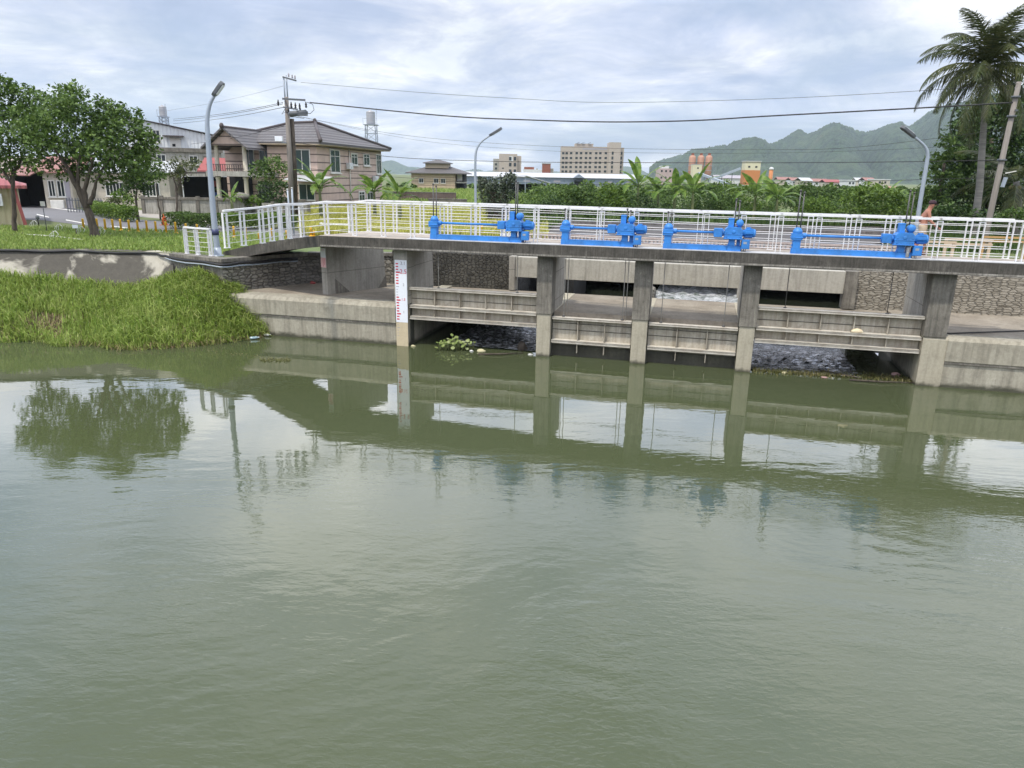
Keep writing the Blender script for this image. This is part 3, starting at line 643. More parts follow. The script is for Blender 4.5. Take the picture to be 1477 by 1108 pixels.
# hills -----------------------------------------------------------------
def nz(x,y,oct_=5,seed=0):
    v=np.zeros_like(x); a=1.
    for k in range(oct_):
        f=2.**k; an=seed*1.7+k*2.1
        v+=a*np.sin(x*f*math.cos(an)+y*f*math.sin(an)+seed*3+k+1.3*np.sin(y*f*.7+k*1.9+seed)); a*=.55
    return v
def hill(name,sky_,Y,depth,nx,ny,m,base=262,amp=1.):
    xs=np.array([p[0] for p in sky_],float); P=[atY(p[0],p[1],Y) for p in sky_]
    X=np.array([p.x for p in P]); Z=np.array([p.z for p in P])
    gx=np.linspace(X.min(),X.max(),nx); gy=np.linspace(-1,1,ny); GX,GY=np.meshgrid(gx,gy)
    ridge=np.interp(gx,X,Z)
    # spurs: crests that run from the ridge towards the valley
    prof=np.where(GY<0,(1+GY).clip(0)**1.25,(1-GY).clip(0))
    sp=np.abs(np.sin(GX/75+1.1*np.sin(GX/190)+.9*GY*2.2))-.45
    HZ=ridge[None,:]*prof+amp*(sp*70*np.sin(np.pi*prof.clip(0,1))+nz(GX/60,GY*depth/60,4,1)*7*np.sin(np.pi*prof.clip(0,1)))
    HZ+=amp*nr.uniform(-2.6,2.6,HZ.shape)*np.clip(prof*6,0,1)
    GXX=GX*(1+GY*depth/Y)   # keep spurs aligned radially
    V=np.stack([GXX,Y+GY*depth,np.maximum(HZ,-2)],-1).reshape(-1,3)
    i=np.arange(nx-1)[None,:]+np.arange(ny-1)[:,None]*nx; i=i.ravel(); lo=np.stack([i,i+1,i+nx+1,i+nx],1).ravel()
    me=npmesh(name,V,lo,np.arange(len(i))*4,np.full(len(i),4),m); o=link(name,me); o['kind']='structure'
    me.polygons.foreach_set('use_smooth',[True]*len(i)); return o
t=NT('forest_hill'); g=t.coord('Object'); a=t.noise(g,.010,6,.65); b=t.noise(g,.055,6,.75); c=t.noise(g,.16,3,.7)
col=t.mix(t.ramp(b,[(.42,0.),(.58,1.)]),(.006,.020,.014),(.060,.105,.048)); col=t.mix(t.ramp(a,[(.48,0.),(.64,.6)]),col,(.085,.12,.05)); col=t.mix(t.ramp(a,[(.66,0.),(.72,.7)]),col,(.16,.11,.08))
t.set(col,.95); t.bump(t.math('ADD',b,t.math('MULTIPLY',c,.4)),1.,14); M['hill']=t.m
SK=[(935,266),(941,252),(946,242),(965,236),(985,225),(997,217),(1012,217),(1036,218),(1048,223),(1056,215),(1075,207),(1095,199),(1103,201),(1110,207),(1120,204),(1132,198),(1146,190),(1152,185),(1160,191),(1165,194),(1178,190),(1190,183),(1203,179),(1222,181),(1236,187),(1250,190),(1268,186),(1280,181),(1295,177),(1301,175),(1306,179),(1311,182),(1322,174),(1340,161),(1362,152),(1390,146),(1430,135),(1480,128),(1560,120),(1640,150)]
hill('hill_range',SK,2300,900,420,110,M['hill'])
hill('far_hill',[(380,262),(470,240),(520,236),(553,232),(566,230),(585,240),(610,246),(660,250),(700,246),(760,252),(850,246),(905,240),(925,246),(960,262)],4200,400,160,20,M['hill'],amp=.5)
# haze: one even box of air round everything
hz=MB().box(-3600,3600,-200,5000,-4,430).build('haze',None); hz['kind']='stuff'
t=NT('haze_air'); t.t.links.remove(t.out.inputs[0].links[0]); t.n.remove(t.p); v=t.n.new('ShaderNodeVolumePrincipled'); v.inputs['Color'].default_value=(.76,.88,1,1); v.inputs['Density'].default_value=.00012; v.inputs['Anisotropy'].default_value=.2
t.l(v.outputs[0],t.out.inputs['Volume']); hz.data.materials.append(t.m)
# ------------------------------------------------------------------ buildings beyond the water
def hor(x): return atY(x,254,1000) and 254+ (x-738.5)*math.tan(ROL)
def gp(x,Y): p=atY(x,300,Y); return Vector((p.x,Y,GZ))
def zat(x,y,Y): return atY(x,y,Y).z
M['cream']=concrete('wall_cream',(.52,.47,.38),(.60,.55,.45),stain=.15)
M['yellow_wall']=paint('shed_yellow',(.58,.52,.30),.7,(.3,.24,.14),.4)
M['redroof']=paint('roof_red',(.33,.085,.08),.6,(.2,.08,.07),.45)
M['pinkroof']=paint('roof_faded',(.30,.15,.13),.7,(.25,.12,.1),.4)
M['whitewall']=concrete('wall_white',(.62,.64,.64),(.74,.76,.76),stain=.12)
M['oldwall']=concrete('wall_old',(.34,.33,.29),(.50,.48,.43),stain=.5)
M['darkroof']=paint('roof_edge',(.07,.055,.055),.6,(.12,.1,.09),.3)
M['glass']=paint('glass_dark',(.02,.028,.03),.12,(.05,.06,.06),.2)
M['glassg']=paint('glass_green',(.03,.055,.045),.1,(.05,.06,.05),.2)
M['frame']=paint('frame_white',(.66,.65,.60),.5)
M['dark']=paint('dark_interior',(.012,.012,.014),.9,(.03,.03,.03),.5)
M['bldg']=concrete('tower_beige',(.42,.36,.31),(.50,.43,.37),stain=.12)
M['brick']=concrete('brick_red',(.25,.08,.05),(.32,.11,.07),stain=.1)
M['tan']=concrete('tile_tan',(.40,.33,.24),(.48,.40,.30),stain=.12)
M['metalblue']=paint('warehouse_blue',(.20,.24,.30),.5,(.15,.15,.16),.3)
M['metalroof']=paint('warehouse_roof',(.46,.47,.48),.45,(.4,.4,.4),.3)
M['orange']=paint('plant_orange',(.52,.20,.06),.6,(.3,.12,.05),.4)
M['paleorange']=paint('silo_orange',(.44,.235,.16),.7,(.4,.28,.22),.6)
M['plantcream']=paint('plant_cream',(.62,.58,.40),.6,(.45,.4,.3),.3)
M['yellow']=paint('bollard_yellow',(.70,.40,.02),.5,(.4,.25,.08),.4)
def stripes(name,c1,c2,period,frac,tile=.25):
    t=NT(name); o=t.coord('Object'); sp=t.n.new('ShaderNodeSeparateXYZ'); t.l(o,sp.inputs[0])
    m=t.math('FRACT',t.math('DIVIDE',sp.outputs[2],period)); f=t.math('LESS_THAN',m,frac)
    n=t.noise(o,2.,5,.65); n2=t.noise(t.coord('Object',(1,1,.2)),1.2,4,.6)
    c=t.mix(t.ramp(n,[(.3,0.),(.7,1.)]),c1,tuple(x*1.22 for x in c1)); c=t.mix(t.ramp(n2,[(.5,0.),(.8,.35)]),c,(.2,.15,.12))
    t.set(t.mix(f,c,c2),.75); return t.m
M['striped']=stripes('tile_striped',(.46,.35,.295),(.12,.09,.075),.62,.15)
M['striped2']=stripes('tile_tan_striped',(.42,.33,.22),(.16,.11,.08),.8,.12)
def tiles(name,c1,c2,sx=3.2,sz=2.6):
    t=NT(name); o=t.coord('Object',(sx,sx,sz)); b=t.n.new('ShaderNodeTexBrick'); b.inputs['Scale'].default_value=1; b.inputs['Mortar Size'].default_value=.06; b.inputs['Color1'].default_value=(*c1,1); b.inputs['Color2'].default_value=(*c2,1); b.inputs['Mortar'].default_value=(*[x*.45 for x in c1],1)
    rot=t.coord('Object',(sx,sz,1),(R(90),0,0)); t.l(rot,b.inputs['Vector']); n=t.noise(t.coord('Object'),1.,5,.6)
    t.set(t.mix(t.ramp(n,[(.35,0.),(.8,.5)]),b.outputs[0],(.12,.10,.09)),.7); t.bump(b.outputs['Fac'],.5,-.03); return t.m
M['tileroof']=tiles('roof_tiles_grey',(.15,.145,.15),(.20,.19,.195))
def corr(name,c,period=.25,axis=0,rough=.6):
    t=NT(name); o=t.coord('Object'); sp=t.n.new('ShaderNodeSeparateXYZ'); t.l(o,sp.inputs[0])
    s=t.math('SINE',t.math('MULTIPLY',sp.outputs[axis],2*math.pi/period)); n=t.noise(o,1.5,5,.65); n2=t.noise(t.coord('Object',(2,2,.25)),1.5,4,.6)
    col=t.mix(t.ramp(n,[(.4,0.),(.8,.4)]),c,tuple(x*.6 for x in c)); col=t.mix(t.ramp(n2,[(.55,0.),(.85,.5)]),col,(.14,.12,.10))
    t.set(col,rough); t.bump(s,.8,.03); return t.m
M['corrwhite']=corr('corrugated_white',(.66,.69,.70),.35); M['corrcream']=corr('corrugated_yellow',(.56,.50,.31),.28); M['corrred']=corr('corrugated_red',(.34,.10,.10),.3)
def window(t,x,z,w,h,y=0.,side=None,pane='glass',fr='frame',bars=1,sill=True):
    """window in the front wall (plane y) or, with side=x0, in the side wall plane x=x0 where x runs along +y"""
    f=MB(); g=MB(); e=.07
    def bx(mb,a0,a1,d0,d1,z0,z1):
        if side is None: mb.box(a0,a1,y+d0,y+d1,z0,z1)
        else: mb.box(side-d1,side-d0,a0,a1,z0,z1)
    bx(f,x-e,x+w+e,-.06,.02,z-e,z); bx(f,x-e,x+w+e,-.06,.02,z+h,z+h+e); bx(f,x-e,x,-.06,.02,z,z+h); bx(f,x+w,x+w+e,-.06,.02,z,z+h)
    for k in range(1,bars+1): bx(f,x+w*k/(bars+1)-.025,x+w*k/(bars+1)+.025,-.045,.0,z,z+h)
    if sill: bx(f,x-.15,x+w+.15,-.14,-.06,z-e-.06,z-e+.02)
    o=f.build('window',M[fr],t); bx(g,x+.003,x+w-.003,-.03,-.006,z+.003,z+h-.003); g.build('pane',M[pane],o)
def gable(mb,x0,x1,y0,y1,z,h,ov=.4,th=.12,along='x'):
    ym=(y0+y1)/2; xm=(x0+x1)/2
    if along=='x':
        for ya,s in ((y0-ov,1),(y1+ov,-1)):
            zo=z-h*ov/((y1-y0)/2)
            mb.prism([(x0-ov,ya,zo),(x0-ov,ym,z+h),(x0-ov,ym,z+h+th),(x0-ov,ya,zo+th)],(x1-x0+2*ov,0,0))
    else:
        for xa in (x0-ov,x1+ov):
            zo=z-h*ov/((x1-x0)/2)
            mb.prism([(xa,y0-ov,zo),(xm,y0-ov,z+h),(xm,y0-ov,z+h+th),(xa,y0-ov,zo+th)],(0,y1-y0+2*ov,0))
def hip(mb,x0,x1,y0,y1,z,h,ov=.6,ridge=None,th=.16):
    a,b,c,d=x0-ov,x1+ov,y0-ov,y1+ov; W=min(b-a,d-c)/2
    if (b-a)>=(d-c): r0=(a+W,(c+d)/2,z+h); r1=(b-W,(c+d)/2,z+h)
    else: r0=((a+b)/2,c+W,z+h); r1=((a+b)/2,d-W,z+h)
    e=[(a,c,z),(b,c,z),(b,d,z),(a,d,z)]; lo=[(p[0],p[1],z-th) for p in e]
    if (b-a)>=(d-c): fs=[(0,1,5,4),(2,3,4,5),(1,2,5),(3,0,4)]
    else: fs=[(0,1,4),(1,2,5,4),(2,3,5),(3,0,4,5)]
    mb.add(e+[r0,r1]+lo,fs+[(9,8,7,6),(0,6,7,1),(1,7,8,2),(2,8,9,3),(3,9,6,0)]); return r0,r1,e
# yellow shed
p=gp(29,40); t=thing('shed','small yellow corrugated shed with a red roof at the left edge','shed',p,R(33))
MB().box(-9,0,0,5,0,1.95).build('wall',M['corrcream'],t); g=MB(); hip(g,-9,0,0,5,2.05,.85,.45); g.build('roof',M['corrred'],t)
MB().bar((.12,-.25,0),(-.14,-.25,1.9),.22,.16).build('post',M['redroof'],t); b=MB(); b.box(-1.35,-.72,-.45,-.05,1.0,1.62).lathe([(.2,0),(.2,.02)],(-1.04,-.45,1.3),14,(0,-1,0)); b.build('air_conditioner',M['whitewall'],t,.02)
# cream house with faded roofs
Y=57; p=gp(68,Y); sc=Y/F; t=thing('house','low cream house with a faded red roof and a dark open garage','house',p,R(16))
MB().box(0,1.9,0,8,0,2.75).build('wall',M['cream'],t); MB().box(1.9,8.6,1.2,8,0,2.7).build('wall',M['cream'],t)
g=MB(); g.prism([(-.6,-.7,2.62),(2.6,-.7,2.55),(2.6,4,3.75),(-.6,4,3.75)],(0,0,.1)); g.prism([(-.6,8.5,2.6),(2.6,8.5,2.6),(2.6,4,3.75),(-.6,4,3.75)],(0,0,.1)); g.build('roof',M['pinkroof'],t)
g=MB(); gable(g,2.65,8.7,1.2,8,2.75,.8,.4); g.build('roof',M['metalroof'],t)
g=MB(); g.prism([(-2.6,-.6,2.35),(-.62,-.6,2.35),(-.62,4,3.0),(-2.6,4,3.0)],(0,0,.08)); g.build('garage_roof',M['pinkroof'],t)
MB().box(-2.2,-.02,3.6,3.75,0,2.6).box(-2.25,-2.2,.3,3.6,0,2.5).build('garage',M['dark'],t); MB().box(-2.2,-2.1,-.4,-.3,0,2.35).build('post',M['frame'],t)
for x,z,w_,h_ in ((.35,.9,.35,1.1),(.95,.9,.4,1.1)): window(t,x,z,w_,h_,0,pane='glass')
MB().box(1.35,1.75,-.04,.02,0,2.0).build('door',M['grey'],t)
for x in (4.0,6.6): window(t,x,.95,1.2,.95,1.2,bars=4)
MB().box(.4,1.3,-.5,-.2,0,.6).build('bench',M['frame'],t,.03)
p=gp(16,70); t=thing('house','long pale roofed building behind the garage at the far left','house',p,R(22))
MB().box(-8,3.6,0,8,0,2.6).build('wall',M['cream'],t); g=MB(); gable(g,-8,3.6,0,8,2.6,1.2,.5); g.build('roof',paint('roof_pale',(.48,.42,.37),.6,(.4,.25,.2),.5),t); window(t,-2,.9,1.2,1.1); MB().box(.4,1.4,-.04,.02,0,2.1).build('door',M['grey'],t)
p=gp(97,52); t=thing('picket_fence','dark blue grey picket fence beside the cream house','fence',p,R(-8))
for k in range(13): MB().box(k*.22,k*.22+.05,0,.03,0,1.0).build('picket',M['galv_dark'],t)
MB().box(-.05,2.75,.03,.06,.2,.26).box(-.05,2.75,.03,.06,.8,.86).build('rail',M['galv_dark'],t)
# white workshop with a stained middle storey
Y=76; p=gp(196,Y); k=Y/F; t=thing('workshop','tall white corrugated workshop with a sloping roof and stained concrete storey','building',p,R(17))
zt=lambda y,x=245: zat(x,y,Y)-GZ
W=(292-196)*k*1.13
g=MB(); g.prism([(0,0,zt(214)),(W,0,zt(214)),(W,0,zt(193)),(.9,0,zt(172.5)),(0,0,zt(173))],(0,11,0)); g.build('upper_wall',M['corrwhite'],t)
g=MB(); g.prism([(.9,-.3,zt(172)),(W+.3,-.3,zt(192.5)),(W+.3,-.3,zt(191.6)),(.9,-.3,zt(170.8)),(-.5,-.3,zt(171.5)),(-.5,-.3,zt(172.6))],(0,11.6,0)); g.build('roof',M['darkroof'],t)
MB().box(-2,W+.8,-.9,11,zt(254),zt(217)).build('middle_wall',M['oldwall'],t); MB().box(-2.1,W+1.0,-1.1,-.9,zt(219),zt(213)).build('parapet',M['conc_dark'],t)
MB().box(-2.0,W+1.4,-1.0,10.9,0,zt(254.1)).build('ground_wall',M['whitewall'],t)
window(t,(225-196)*k,zt(205),.85,1.1,0,bars=2); window(t,(233-196)*k,zt(239),.7,1.0,-.9); window(t,(274-196)*k,zt(236),.7,.75,-.9); window(t,(277-196)*k,zt(279),.8,1.1,-1.0); window(t,(256-196)*k,zt(268),.7,.6,-1.0)
MB().box((242-196)*k,(268-196)*k,-.9,0,zt(196.5),zt(195)).build('awning',M['darkroof'],t); MB().box((249-196)*k,(263-196)*k,-.05,.02,zt(213),zt(198)).build('door',M['frame'],t); MB().box((252-196)*k,(256-196)*k,-.07,-.05,zt(211),zt(207)).build('vent',M['dark'],t)
MB().box(W-.9,W-.6,-.99,-.9,zt(254),zt(224)).build('drainpipe',M['conc_dark'],t)
p=atY(237,180,80); t=thing('water_tank','steel water tank on a lattice stand on the white workshop','water tank',p)
def tank(t,r,h,legh,w_):
    for sx in (-1,1):
        for sy in (-1,1): MB().bar((sx*w_,sy*w_,-1.5),(sx*w_*.85,sy*w_*.85,legh),.07,.07).build('leg',M['galv'],t)
    b=MB()
    for z in (0,legh*.5):
        for a in ((-1,-1,1,-1),(1,-1,1,1),(1,1,-1,1),(-1,1,-1,-1)): b.bar((a[0]*w_*.95,a[1]*w_*.95,z),(a[2]*w_*.95,a[3]*w_*.95,z),.05,.05); b.bar((a[0]*w_*.95,a[1]*w_*.95,z),(a[2]*w_*.9,a[3]*w_*.9,z+legh*.5),.04,.04)
    b.build('brace',M['galv'],t); MB().box(-w_*1.2,w_*1.2,-w_*1.2,w_*1.2,legh,legh+.06).build('platform',M['galv'],t)
    b=MB(); pr=[(r*.9,0),(r,.05)]
    for q in range(5): pr+=[(r,.05+h*(q+.2)/5),(r*1.035,.05+h*(q+.5)/5),(r,.05+h*(q+.8)/5)]
    pr+=[(r,h),(r*.6,h+.2*r),(.12,h+.32*r),(.1,h+.45*r)]; b.lathe(pr,(0,0,legh+.06),18); b.build('tank',paint('tank_steel',(.42,.43,.45),.4,(.3,.25,.2),.5,.3),t)
    b=MB(); b.bar((w_*1.2,-w_,0),(w_*1.2,-w_,legh+h*1.3),.04,.04); b.bar((-w_*1.2,-w_,legh),(-w_*1.2,-w_,legh+.7),.03,.03); b.bar((w_*1.2,-w_,legh+.65),(-w_*1.2,-w_,legh+.65),.03,.03); b.build('guard_rail',M['galv'],t)
tank(t,.36,.95,.75,.38)
p=gp(290,98); t=thing('apartment_block','white block with dark window bands behind the street lamp','building',p,R(3)); k=98/F
MB().box(-2,5.8,0,8,0,zat(320,206,98)-GZ).build('wall',M['whitewall'],t); MB().box(-2.2,6,-.5,0,zat(320,207,98)-GZ,zat(320,203,98)-GZ).build('parapet',M['oldwall'],t)
for x in (.1,1.5,3.2,4.5): window(t,x,zat(320,217,98)-GZ,.95,.75,0)
for x in (1.0,3.4): window(t,x,zat(320,236,98)-GZ,1.2,1.0,0)
MB().box(.5,4.4,-.9,0,zat(320,224,98)-GZ,zat(320,222,98)-GZ).build('balcony',M['grey'],t)
# ---- striped house
P0=gp(461,62); u=Vector((2.8,14,0)).normalized(); a=math.atan2(u.y,u.x)-R(90)   # local +y runs along the right wall
t=thing('striped_house','two storey pinkish house with dark stripes and a grey tiled hip roof','house',P0,a)
ez=zat(461,207,62)-GZ; LX=4.4; LY=14.2
MB().box(-LX,0,0,LY,0,ez).build('wall',M['striped'],t)
MB().box(-9,-LX,2.6,LY,0,ez).build('wall',M['striped'],t)
g=MB(); z_=ez+.1; r0=(-4.9,5.2,ez+1.85); r1=(-2.3,4.7,ez+1.9); e=[(-9.6,.6,z_),(.75,-.75,z_),(.75,LY+.75,z_),(-9.6,LY+.75,z_)]
g.add(e+[r0,r1]+[(q[0],q[1],z_-.16) for q in e],[(0,1,5,4),(1,2,5),(2,3,4,5),(3,0,4),(9,8,7,6),(0,6,7,1),(1,7,8,2),(2,8,9,3),(3,9,6,0)]); g.build('roof',M['tileroof'],t)
b=MB()
for q in ((r0,e[0]),(r1,e[1]),(r1,e[2]),(r0,e[3]),(r0,r1)):
    b.tube([Vector(q[0])+Vector((0,0,.06)),Vector(q[1])+Vector((0,0,.06))],.13,6)
for q in (r0,r1,e[1],e[0]): b.lathe([(.16,0),(.18,.18),(.1,.34),(.0,.36)],q,8)
b.build('ridge',M['darkroof'],t)
MB().box(-LX-.3,.7,-.7,LY+.7,ez-.14,ez-.065).build('soffit',M['tan'],t)
for (s0,zc,w_,h_,b_) in ((3.3,.55*ez,1.15,1.45,1),(7.0,.63*ez,.9,.8,1),(9.6,.63*ez,.9,.8,1),(12.6,.52*ez,.9,1.6,1)): window(t,s0,zc,w_,h_,side=-.0,pane='glassg',bars=b_) if 0 else None
def rwin(s0,z0,w_,h_,bars=1):
    f=MB(); e_=.12; x=0.0
    f.box(x-.02,x+.06,s0-e_,s0+w_+e_,z0-e_,z0).box(x-.02,x+.06,s0-e_,s0+w_+e_,z0+h_,z0+h_+e_).box(x-.02,x+.06,s0-e_,s0,z0,z0+h_).box(x-.02,x+.06,s0+w_,s0+w_+e_,z0,z0+h_)
    f.box(x+.06,x+.16,s0-.2,s0+w_+.2,z0-e_-.06,z0-e_+.02)
    f.box(x,x+.04,s0,s0+w_,z0+h_*.72,z0+h_*.72+.05)
    for k in range(bars): q=s0+w_*(k+1)/(bars+1); f.box(x,x+.04,q-.03,q+.03,z0,z0+h_)
    o=f.build('window',M['frame'],t); MB().box(x+.004,x+.02,s0+.004,s0+w_-.004,z0+.004,z0+h_-.004).build('pane',M['glassg'],o)
rwin(2.5,3.05,1.75,1.75); rwin(6.9,3.75,1.2,.85); rwin(9.7,3.75,1.3,.9); rwin(12.9,3.0,1.1,1.7); rwin(8.3,.35,1.2,.9); rwin(10.2,.55,1.4,.9)
def fwin(x,z,w_,h_): window(t,x,z,w_,h_,0.,pane='glassg',bars=1)
fwin(-2.0,3.0,1.35,1.7); fwin(-1.7,.8,1.3,1.2)
for yy,zz in ((5.6,3.3),(11.6,2.2)): b=MB(); b.box(.05,.38,yy,yy+.8,zz,zz+.55).lathe([(.2,0),(.2,.02)],(.38,yy+.4,zz+.28),14,(1,0,0)); b.build('air_conditioner',M['whitewall'],t,.02)
MB().tube([(.07,6.3,0),(.07,6.3,ez-.2)],.05,8).build('drainpipe',M['frame'],t)
MB().prism([(-1.9,-2.2,2.35),(1.3,-2.2,2.2),(1.3,-.02,2.6),(-1.9,-.02,2.7)],(0,0,.06)).build('carport_roof',M['metalroof'],t)
for x in (-1.7,1.1): MB().box(x-.04,x+.04,-2.1,-2.02,0,2.25).build('carport_post',M['galv'],t)
# portico wing
pc=-6.85
MB().box(pc-1.9,-LX+.9,-2.2,-.02,2.55,2.95).build('terrace',M['oldwall'],t)
MB().box(pc-2.2,-LX-.004,1.2,2.59,0,ez-.3).build('wall',M['striped'],t)
b=MB()
for q in range(16): b.box(pc-1.8+q*.2,pc-1.76+q*.2,-2.15,-2.1,2.95,3.45)
b.box(pc-1.85,pc+1.4,-2.17,-2.08,3.45,3.5); b.build('balustrade',M['darkroof'],t)
for x in (pc-1.05,pc+1.45):
    MB().lathe([(.22,0),(.22,.1),(.18,.14),(.16,2.1),(.22,2.2),(.22,2.25)],(x,-1.8,2.95),12).build('column',M['cream'],t); MB().lathe([(.22,0),(.18,.14),(.17,2.3),(.23,2.4),(.23,2.55)],(x-.05,-1.8,0),12).build('column',M['cream'],t)
g=MB(); gable(g,pc-1.35,pc+1.75,-2.2,6,ez-.25,1.2,.5,.16,along='y'); g.build('porch_roof',M['tileroof'],t)
MB().prism([(pc-1.3,-2.2,ez-.3),(pc+1.7,-2.2,ez-.3),(pc+.2,-2.2,ez+.88)],(0,.15,0)).build('gable_wall',M['striped'],t)
b=MB(); b.lathe([(.16,0),(.18,.2),(.1,.36),(0,.38)],(pc+.2,-2.7,ez+1.0),8); b.tube([(pc+.2,-2.8,ez+1.08),(pc+.2,4.5,ez+1.08)],.12,6); b.build('ridge',M['darkroof'],t)
for x in (pc-.4,pc+1.1): window(t,x,3.1,.9,2.0,1.2,pane='glassg')
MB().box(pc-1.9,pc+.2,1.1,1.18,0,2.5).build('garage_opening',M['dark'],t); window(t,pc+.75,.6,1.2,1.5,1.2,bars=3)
p=gp(297,66); t=thing('garage','low red roofed garage with a dark open front left of the striped house','garage',p,R(4))
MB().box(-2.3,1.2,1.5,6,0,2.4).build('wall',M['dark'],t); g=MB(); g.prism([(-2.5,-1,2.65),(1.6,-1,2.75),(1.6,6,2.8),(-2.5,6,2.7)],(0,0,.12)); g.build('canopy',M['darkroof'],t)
g=MB(); gable(g,-.9,1.5,2.5,6.5,3.0,1.0,.3,.12); g.build('roof',M['redroof'],t); MB().box(-.9,1.5,2.5,6.5,2.8,3.0).build('gable_wall',M['frame'],t)
MB().box(.1,1.0,1.35,1.48,1.6,2.1).build('awning',M['redroof'],t); MB().box(.2,.9,1.3,1.48,.6,1.1).build('bin',paint('bin_blue',(.05,.12,.4)),t,.02)
p=atY(536,205,84); t=thing('water_tower','steel water tank on a tall lattice tower behind the striped house','water tower',p)
tank(t,.48,1.3,1.75,.62)
# tan house far off
Y=150; k=Y/F; p=gp(594,Y); t=thing('house','tan tiled house with a grey hip roof beyond the fields','house',p,R(-4)); W=(655-594)*k; h=zat(625,249.5,Y)-GZ
MB().box(0,W,0,9,0,h).build('wall',M['striped2'],t); g=MB(); hip(g,-.2,W+1.4,0,9,h,zat(625,236,Y)-GZ-h,.8); g.build('roof',M['tileroof'],t)
MB().box(2.6,W-1.6,1.4,5,h+.9,h+1.9).build('roof_lantern',M['tan'],t); g=MB(); hip(g,2.6,W-1.6,1.2,5,h+1.95,.6,.4); g.build('lantern_roof',M['tileroof'],t)
for x in (1.6,4.6,6.0): window(t,x,h*.42,.8,.8,0)
MB().box(W,W+1.8,.3,5,h*.42,h*.5).build('balcony',M['oldwall'],t); MB().box(W,W+1.7,2.0,5,0,h-.1).build('porch_wall',M['dark'],t); MB().box(W+.2,W+1.2,1.8,1.99,h*.55,h-.2).build('shutter',M['frame'],t)
# warehouse
Y=250; k=Y/F; p=gp(668,Y); t=thing('warehouse','long blue grey metal warehouse with a white roof','warehouse',p,R(-1)); W=(912-668)*k; h=zat(790,256,Y)-GZ
MB().box(0,W,0,24,0,h).build('wall',corr('warehouse_wall',(.19,.235,.30),1.2),t); g=MB(); gable(g,0,W,0,24,h,1.35,.5); g.build('roof',M['metalroof'],t)
gx=(828-668)*k; MB().prism([(gx-1.8,-2.4,h),(gx+1.8,-2.4,h),(gx,-2.4,h+1.2)],(0,8,0)).build('gable',M['metalblue'],t); MB().box(gx-1.4,gx+2.6,-2.3,-.1,h-1.0,h-.8).build('canopy',M['dark'],t); MB().box(gx-1.3,gx+1.3,-.08,.02,.1,h-1.1).build('door',M['dark'],t)
for x in (4,12,20,30,47,54): MB().box(x,x+2.2,-.05,.02,h-1.5,h-.9).build('window',M['grey'],t)
p=gp(700,110); t=thing('shelter','pale roofed shelter on posts in front of the warehouse','shelter',gp(748,120),R(4))
g=MB(); g.prism([(-4.2,0,2.6),(1.2,0,2.95),(5,0,1.9),(5,6,1.9),(1.2,6,2.95),(-4.2,6,2.6)],(0,0,.12)); g.build('roof',M['metalroof'],t)
for x in (-4,1,4.8): MB().box(x-.06,x+.06,.1,.22,0,2.6 if x<2 else 1.9).build('post',M['galv'],t)
MB().box(-4,4.8,5,5.1,0,1.7).build('back_wall',M['dark'],t)
# hotels
def tower(label,x0,x1,ytop,Y,rows,cols,ww,wh,m='bldg',depth=18,rot=0,name='hotel'):
    k=Y/F; t=thing(name,label,'hotel',gp(x0,Y),rot); W=(x1-x0)*k; h=zat((x0+x1)/2,ytop,Y)-GZ
    MB().box(0,W,0,depth,0,h).build('wall',M[m],t); wm_=None
    for y in rows:
        for x in cols:
            z=zat(x,y,Y)-GZ; xx=(x-x0)*k
            if wm_ is None: wm_=MB().box(-ww/2,ww/2,-.12,.03,-wh/2,wh/2).mesh('window',M['glass'])
            link('window',wm_,t,(xx,0,z))
    return t,k,h,W
t,k,h,W=tower('large beige seven storey hotel block with rows of windows',806.5,872,211.5,500,(221,228,234.7,241,247.3),(809.6,814.3,820.4,828,834,841,846.8,854.7,860.4,868),1.6,1.35,rot=R(-2))
b=MB().box(W,W+7.6,-1,16,0,zat(880,205.5,500)-GZ).build('stair_tower',M['bldg'],t); b=MB().box(W+7.6,W+10,2,16,0,zat(890,213,500)-GZ).build('side_wing',M['bldg'],t)
wm_=MB().box(-.6,.6,-.12,.03,-.9,.9).mesh('window',M['glass'])
for y in (221,228,234.7,241,247.3):
    for x in (877,): link('window',wm_,t,((x-806.5)*k,-1.02,zat(x,y,500)-GZ))
    for x in (889.5,): link('window',wm_,t,((x-806.5)*k,1.98,zat(x,y,500)-GZ))
MB().box(9,21,2,12,h,h+1.9).build('roof_house',M['bldg'],t); MB().box(14,30,-.14,.02,h-1.9,h-.9).build('sign_band',M['grey'],t)
for x in (10,13.2,17.5): MB().prism([(x,0,h+1.95),(x+1.9,0,h+2.6),(x+1.9,3,h+2.6),(x,3,h+1.95)],(0,0,.12)).build('roof_panel',M['dark'],t)
t,k,h,W=tower('smaller beige block with a balcony recess left of the hotel',719,744,222,400,(229,237.5,247),(734.5,741,),1.3,1.8,depth=14,name='apartment_block')
t['category']='building'; MB().box(-3.1,-.02,1,10,0,zat(715,229,400)-GZ).build('side_wing',M['oldwall'],t); MB().box(W,W+2.2,2,12,0,h-.9).build('side_wing',M['bldg'],t)
MB().box(W*.55,W*.75,-.06,.02,h-3.6,h-1.2).build('shutter',M['whitewall'],t); MB().box(1.6,2.6,-.05,.02,h-7.6,h-7.).build('window',M['glass'],t)
for y in (237,243): link('window',MB().box(-.5,.5,-.1,.03,-.5,.5).mesh('window',M['glass']),t,(-1.6,.98,zat(715,y,400)-GZ))
p=gp(754,360); t=thing('brick_house','small pale house with a reddish brown roof storey near the blocks','house',p); k=360/F
